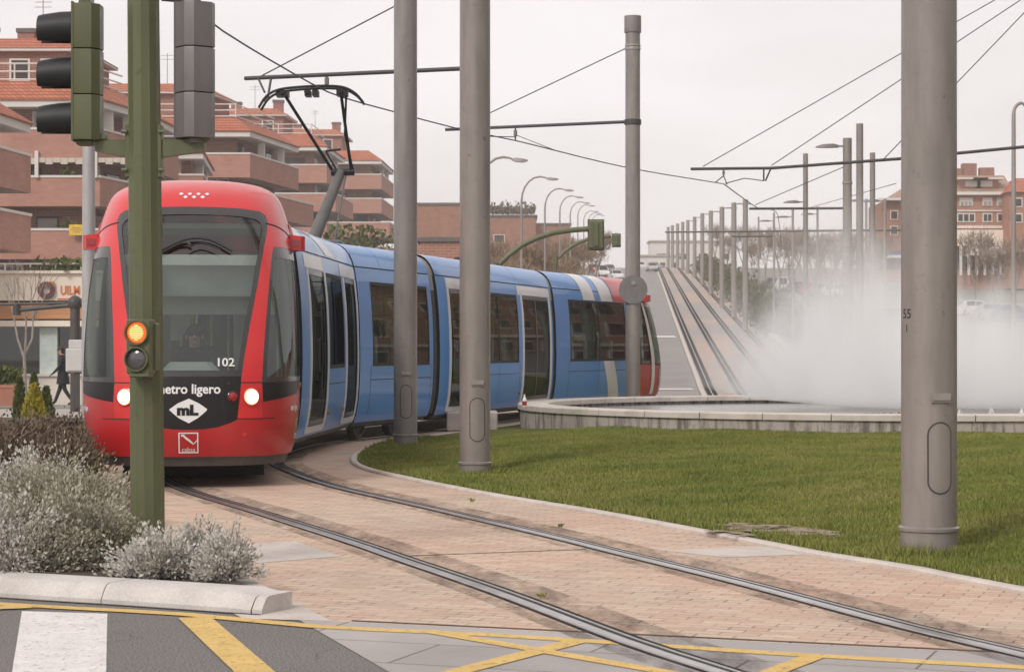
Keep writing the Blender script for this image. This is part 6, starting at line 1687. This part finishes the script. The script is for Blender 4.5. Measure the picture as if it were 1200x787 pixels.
# ------------------------------------------------------------------ people
def skin_body(name, chains, mats, classify, parent, extra=None):
    """chains: lists of (x, y, z, r) that share the joints they name; grown to one surface"""
    V = []; E = []; R = []; idx = {}
    def vid(p):
        k = (round(p[0], 4), round(p[1], 4), round(p[2], 4))
        if k not in idx: idx[k] = len(V); V.append(p[:3]); R.append(p[3])
        return idx[k]
    for ch in chains:
        ids = [vid(p) for p in ch]; E += [(a, b) for a, b in zip(ids, ids[1:]) if a != b]
    me = bpy.data.meshes.new('body'); me.from_pydata(V, E, []); o = bpy.data.objects.new('body', me); COL.objects.link(o)
    md = o.modifiers.new('skin', 'SKIN'); md.use_smooth_shade = True
    sv = me.skin_vertices[0].data
    for i, r in enumerate(R):
        sv[i].radius = r if isinstance(r, (tuple, list)) else (r, r)
    sv[0].use_root = True
    s = o.modifiers.new('sub', 'SUBSURF'); s.levels = 2; s.render_levels = 2
    dg = bpy.context.evaluated_depsgraph_get(); dg.update()
    m2 = bpy.data.meshes.new_from_object(o.evaluated_get(dg)); bpy.data.objects.remove(o)
    if extra:
        bm = bmesh.new(); bm.from_mesh(m2)
        for c, r in extra:
            q = bmesh.ops.create_uvsphere(bm, u_segments=10, v_segments=8, radius=1)
            for v in q['verts']: v.co = Vector((v.co.x * r[0] + c[0], v.co.y * r[1] + c[1], v.co.z * r[2] + c[2]))
        bm.to_mesh(m2); bm.free()
    m2.materials.clear()
    for m_ in mats: m2.materials.append(M[m_])
    for p in m2.polygons: p.material_index = classify(p.center); p.use_smooth = True
    o = bpy.data.objects.new(name, m2); COL.objects.link(o); o.parent = parent
    return o
def hand(w, d, side, f):
    """palm, five fingers from wrist w along d; f: direction the thumb side faces"""
    w = Vector(w); d = Vector(d).normalized(); f = Vector(f).normalized(); n = d.cross(f)
    palm = w + d * .06
    ch = [[(*w, .024), (*palm, .034)]]
    for k, (s, l) in enumerate(((-.028, .055), (-.010, .075), (.010, .08), (.028, .07))):
        a = w + d * .095 + f * s; b_ = a + d * l * .55 + n * .010; c = b_ + d * l * .4 + n * .022
        ch.append([(*palm, .034), (*a, .011), (*b_, .0095), (*c, .008)])
    a = w + d * .045 + f * .042; b_ = a + d * .035 + f * .018; ch.append([(*palm, .034), (*a, .013), (*b_, .010)])
    return ch
def person(label, loc, rz, pose, mats, group=None, coat=None, hair_r=1.0):
    """figure faces -Y in its own space"""
    t = thing('person', label, 'person', loc, rz, group)
    p = pose; hips = p['hips']; ch_ = p['chest']; nk = p['neck']; hd = p['head']
    chains = [[(*hips, (.15, .11)), (*p['waist'], (.125, .095)), (*ch_, (.155, .105)), (*nk, .052), (*hd, (.078, .092)), (hd[0], hd[1], hd[2] + .08, (.07, .085))]]
    for s, arm, leg in ((-1, p['arm_l'], p['leg_l']), (1, p['arm_r'], p['leg_r'])):
        chains.append([(*ch_, (.155, .105))] + [(*q, r) for q, r in zip(arm, (.066, .05, .036, .026))])
        w = Vector(arm[-1]); d = w - Vector(arm[-2]); chains += hand(w, d, s, (s * -.3, -1, 0) if abs(d.normalized().y) < .7 else (-s, 0, .2))
        chains.append([(*hips, (.15, .11))] + [(*q, r) for q, r in zip(leg, (.095, .068, .048, .045, .034))])
    fy = p.get('face', Vector((0, -1, 0))); hv = Vector(hd); sx = Vector((-fy.y, fy.x, 0))
    ex = [(hv + fy * .098 + Vector((0, 0, .005)), (.016, .02, .024)), (hv + sx * .082 + Vector((0, 0, .01)), (.015, .022, .032)), (hv - sx * .082 + Vector((0, 0, .01)), (.015, .022, .032)), (hv + fy * .082 + Vector((0, 0, -.05)), (.03, .014, .01))]
    def cl(c):
        if c.z > nk[2] + .01: return 0
        for arm in (p['arm_l'], p['arm_r']):
            if (c - Vector(arm[-1])).length < .17 and (c - Vector(arm[-2])).length > .2: return 0
        if c.z < p.get('waistline', hips[2]): return 2 if c.z > p.get('shoe', .09) else 3
        return 1
    body = skin_body('body', chains, mats, cl, t, ex)
    for s in (-1, 1):
        b = MB(); c = hv + fy * .083 + sx * s * .032 + Vector((0, 0, .028)); b.ball(c, .013, 8, 6); b.build('eye', 'eye_dark', t, True)
    b = MB(); c = hv - fy * .022 + Vector((0, 0, .055)); b.ball(c, (.093 * hair_r, .104 * hair_r, .10 * hair_r), 14, 10)
    b.ball(hv - fy * .06 + Vector((0, 0, -.01)), (.085 * hair_r, .06, .085), 12, 8); b.build('hair', 'hair_dark', t, True)
    if coat:
        b = MB(); n = 20; rings = []
        for z, rx, ry, dx, dy in coat:
            rings.append([(dx + rx * math.cos(2 * PI * k / n), dy + ry * math.sin(2 * PI * k / n), z) for k in range(n)])
        b.loft(rings, 0, False); b.build('coat', 'coat_black', t, True)
    return t
walk = dict(hips=(0, 0, .92), waist=(0, -.01, 1.08), chest=(0, -.02, 1.32), neck=(0, -.035, 1.47), head=(0, -.075, 1.585),
            arm_l=[(-.19, -.02, 1.38), (-.22, .10, 1.13), (-.215, .04, .90), (-.21, .03, .885)], arm_r=[(.19, -.02, 1.38), (.22, -.10, 1.13), (.20, -.26, .96), (.19, -.28, .945)],
            leg_l=[(-.09, 0, .86), (-.095, -.10, .48), (-.10, -.24, .10), (-.10, -.30, .05), (-.10, -.43, .035)], leg_r=[(.09, 0, .86), (.095, .04, .47), (.10, .27, .13), (.10, .24, .06), (.10, .13, .03)], shoe=.09, waistline=.95)
person('pedestrian in a black coat and dark trousers walking left past the shop', (sx_(74, 62), 62, H(sx_(74, 62), 62) + .0), math.radians(-80), walk, ['skin', 'coat_black', 'trousers_dark', 'visor_black'],
       coat=((.62, .21, .20, 0, 0), (.85, .195, .165, 0, 0), (1.08, .17, .13, 0, -.01), (1.3, .185, .13, 0, -.02), (1.44, .12, .09, 0, -.03)))
def seated(z, lean=0., reach=.34, hd=(0, 0)):
    return dict(hips=(0, 0, z + .10), waist=(0, -.0, z + .27), chest=(0, -.02 - lean, z + .50), neck=(0, -.03 - lean, z + .655), head=(hd[0], -.06 - lean, z + .765),
        arm_l=[(-.19, -.03 - lean, z + .56), (-.25, -.16, z + .32), (-.16, -reach, z + .26), (-.15, -reach - .02, z + .258)], arm_r=[(.19, -.03 - lean, z + .56), (.25, -.16, z + .32), (.16, -reach, z + .26), (.15, -reach - .02, z + .258)],
        leg_l=[(-.10, -.04, z + .09), (-.13, -.43, z + .10), (-.13, -.46, z - .30), (-.13, -.50, z - .38), (-.13, -.62, z - .40)], leg_r=[(.10, -.04, z + .09), (.13, -.43, z + .10), (.13, -.46, z - .30), (.13, -.50, z - .38), (.13, -.62, z - .40)], shoe=z - .33, waistline=z + .14)
def in_module(mtx, x, y, z=0): return mtx @ Vector((x, y, z))
ps = in_module(mtA, .0, 1.98, 0)
rzA = mtA.to_euler().z
person('tram driver in dark clothes seated behind the windscreen', (ps.x, ps.y, 0), rzA, seated(.76), ['skin', 'coat_black', 'trousers_dark', 'visor_black'])
for (fr, x, y, lab, sh) in ((mod4[1], .78, 3.76, 'passenger in dark clothes seated at a window of the second last car', 'coat_black'), (mod3[1], .78, 2.0, 'passenger in grey seated at the window beside the grey pole', 'shirt_grey')):
    q = in_module(fr, x, y - .05); person(lab, (q.x, q.y, 0), fr.to_euler().z, seated(.87), ['skin', sh, 'trousers_dark', 'visor_black'], 'tram passengers')
# ------------------------------------------------------------------ cars
CB = [(-2.05, .28, .48, .62), (-1.95, .2, .60, .74), (-1.2, .2, .78, .82), (-.75, .2, .86, .84), (.2, .2, .9, .85), (1.2, .2, .9, .84), (1.9, .22, .84, .78), (2.05, .3, .7, .7)]
def car(x, y, z, rz, colour, label, van=False):
    t = thing('parked_car', label, 'car', (x, y, z), rz, 'parked cars')
    b = MB(); rings = []
    for yy, z0, z1, w in CB:
        rings.append([(-w, yy, z0 + .08), (-w * .94, yy, z0), (w * .94, yy, z0), (w, yy, z0 + .08), (w * 1.02, yy, (z0 + z1) / 2), (w * .96, yy, z1), (-w * .96, yy, z1), (-w * 1.02, yy, (z0 + z1) / 2)])
    b.loft(rings, 0)
    top = 1.75 if van else 1.42
    cab_ = [(-.95, .84, .72), (-.25, top - .06, .58), (.6, top, .6), (1.3, top - .05, .58), (1.85, .88, .68)]
    b.loft([[(-w, yy, .82), (w, yy, .82), (w * .97, yy, zz_), (-w * .97, yy, zz_)] for yy, zz_, w in cab_], 0)
    b.build('body', colour, t, 40)
    for s in (-1, 1):
        g = MB()
        for a, c in ((-.45, .32), (.40, 1.15)):
            k = lambda yy: float(np.interp(yy, [q[0] for q in cab_], [q[1] for q in cab_])); w = lambda yy: float(np.interp(yy, [q[0] for q in cab_], [q[2] for q in cab_]))
            pts = [(a, .92), (c, .92), (c, k(c) - .10), (max(a, -.25), k(max(a, -.25)) - .10)]
            g.add([(s * (w(p[0]) * 1.0 + .008), p[0], p[1]) for p in pts], [(0, 1, 2, 3)])
        g.build('side_glass', 'car_glass', t)
        for yy, nm in ((-2.0, 'headlight'), (2.0, 'tail_lamp')):
            l = MB(); l.box((s * .56, yy, .58 if yy < 0 else .68), (.24, .16, .12), 0, bev=.03); l.build(nm, 'lamp_white' if yy < 0 else 'red_lens', t)
        for yy in (-1.25, 1.3):
            R = Matrix.Translation((s * .74, yy, .31)) @ Matrix.Rotation(s * PI / 2, 4, 'Y'); wv = MB(); wv.lathe([(.2, -.1), (.3, -.1), (.31, -.05), (.31, .06), (.29, .1), (.2, .1)], 18, 0, R); wo = wv.build('wheel', 'tyre', t, 40); wv = MB(); wv.lathe([(.2, .09), (.19, .105), (.05, .11), (.01, .11)], 16, 0, R); wv.build('rim', 'rim', wo, 40)
    g = MB(); g.add([(-.62, -.86, .90), (.62, -.86, .90), (.53, -.30, top - .12), (-.53, -.30, top - .12)], [(0, 1, 2, 3)]); 
    n_ = Vector((0, -.7, .7)).normalized() * .03; g.v = [tuple(Vector(p) + n_) for p in g.v]; g.build('windscreen', 'car_glass', t)
    g = MB(); g.add([(-.58, 1.84, .94), (.58, 1.84, .94), (.53, 1.40, top - .12), (-.53, 1.40, top - .12)], [(0, 1, 2, 3)]); n_ = Vector((0, .7, .7)).normalized() * .03; g.v = [tuple(Vector(p) + n_) for p in g.v]; g.build('rear_window', 'car_glass', t)
    return t
for px, Y, rz, c_, lab, van in ((1046, 170, 60, 'car_white', 'white car parked left of the thick right pole', False), (1053, 166, 70, 'car_green', 'green car at the left edge of the thick right pole', False),
        (1170, 176, 75, 'car_silver', 'silver car parked under the canopy of the flats', False), (1145, 182, 100, 'car_white', 'white car parked just right of the thick right pole', False), (1190, 172, 80, 'car_blue', 'dark blue car near the right edge', False),
        (925, 240, 30, 'car_white', 'white van parked in the row above the mist', True), (938, 236, 25, 'car_grey', 'dark grey car beside the white van', False), (951, 232, 20, 'car_red', 'red car half hidden in the mist', False), (966, 228, 25, 'car_silver', 'silver car in the row above the mist', False), (980, 224, 20, 'car_white', 'white car near the flat headed lamp pole', False), (912, 250, 30, 'car_grey', 'dark car left of the white van', False),
        (764, 330, 3, 'car_silver', 'silver car driving up the road beside the hill track', False), (752, 372, 92, 'car_white', 'white car crossing on the hill top', False), (768, 374, 90, 'car_silver', 'silver car on the crest at the end of the road', False),
        (706, 300, 10, 'car_white', 'white car parked at the roadside behind the tram tail', True), (714, 318, 8, 'car_grey', 'dark car parked behind the roadside white one', False), (722, 285, 8, 'car_white', 'white car just left of the capped pole', False), (697, 320, 12, 'car_red', 'red car far behind the tram roof', False)):
    x = sx_(px, Y); car(x, Y, H(x, Y) + (.03 if px not in (764,) else .05), math.radians(rz), c_, lab, van)
# ------------------------------------------------------------------ air, light, camera
HAZE = True
if HAZE:
    m, nt, out = nodes('haze')
    pv = nn(nt, 'ShaderNodeVolumePrincipled'); pv.inputs['Color'].default_value = (.97, .95, .945, 1); pv.inputs['Density'].default_value = .0006
    nt.links.new(pv.outputs[0], out.inputs['Volume'])
    b = MB(); b.box((0, 670, 22), (1190, 1440, 54))
    o = b.build('haze', 'haze'); o['kind'] = 'stuff'
w = bpy.data.worlds.new('World'); SC.world = w; w.use_nodes = True
nt = w.node_tree; nt.nodes.clear()
out = nt.nodes.new('ShaderNodeOutputWorld'); bg = nt.nodes.new('ShaderNodeBackground')
SUN_EL, SUN_AZ = 38, -32          # azimuth from behind the camera, towards the left
sky = nn(nt, 'ShaderNodeTexSky', sky_type='NISHITA'); sky.sun_disc = False; sky.sun_elevation = math.radians(SUN_EL); sky.sun_rotation = math.radians(180 + 32); sky.air_density = 1.5; sky.dust_density = 4
tc = nn(nt, 'ShaderNodeTexCoord').outputs['Generated']
mp = nn(nt, 'ShaderNodeMapping'); mp.inputs['Scale'].default_value = (1, 1, 3.5); nt.links.new(tc, mp.inputs[0])
cl = noise(nt, mp.outputs[0], 3.2, 5, .55)
cloud = mixc(nt, ramp(nt, cl, .33, .66), (7.95, 7.45, 7.4), (9.3, 8.9, 8.85))
c = mixc(nt, .94, sky.outputs[0], cloud)
# sky darkened to the unseen right, added to shade poles and tram glass
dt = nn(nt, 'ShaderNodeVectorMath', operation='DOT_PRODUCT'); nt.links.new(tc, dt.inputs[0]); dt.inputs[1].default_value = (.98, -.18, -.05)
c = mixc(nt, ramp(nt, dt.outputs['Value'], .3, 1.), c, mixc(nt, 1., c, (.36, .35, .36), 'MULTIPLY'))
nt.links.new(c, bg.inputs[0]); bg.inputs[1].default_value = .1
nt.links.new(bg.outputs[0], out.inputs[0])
sun = bpy.data.lights.new('sun', 'SUN'); sun.energy = 1.5; sun.angle = math.radians(14); sun.color = (1, .955, .90)
so = bpy.data.objects.new('sun', sun); COL.objects.link(so)
d = Vector((-math.sin(math.radians(32)) * math.cos(math.radians(SUN_EL)), -math.cos(math.radians(32)) * math.cos(math.radians(SUN_EL)), math.sin(math.radians(SUN_EL))))
so.rotation_euler = d.to_track_quat('Z', 'Y').to_euler()
cam = bpy.data.cameras.new('camera'); co = bpy.data.objects.new('camera', cam); COL.objects.link(co)
co.location = (0, 0, CH); co.rotation_euler = (PI / 2, 0, 0)
cam.sensor_width = 36; cam.lens = F / 1200 * 36; cam.shift_y = (HY - 393.5) / 1200
cam.clip_start = .1; cam.clip_end = 5000
cam.dof.use_dof = True; cam.dof.focus_distance = 20; cam.dof.aperture_fstop = 9
SC.camera = co
vs = SC.view_settings; vs.view_transform = 'Standard'; vs.look = 'None'; vs.exposure = .2; vs.gamma = 1
SC.render.engine = 'CYCLES'; cy = SC.cycles
cy.use_denoising = True; cy.denoiser = 'OPENIMAGEDENOISE'
cy.max_bounces = 10; cy.diffuse_bounces = 3; cy.glossy_bounces = 4; cy.transparent_max_bounces = 24; cy.volume_bounces = 6; cy.transmission_bounces = 6
cy.volume_step_rate = 2.0; cy.volume_max_steps = 128
cy.caustics_reflective = False; cy.caustics_refractive = False; cy.sample_clamp_indirect = 6
cy.use_adaptive_sampling = True; cy.adaptive_threshold = .02
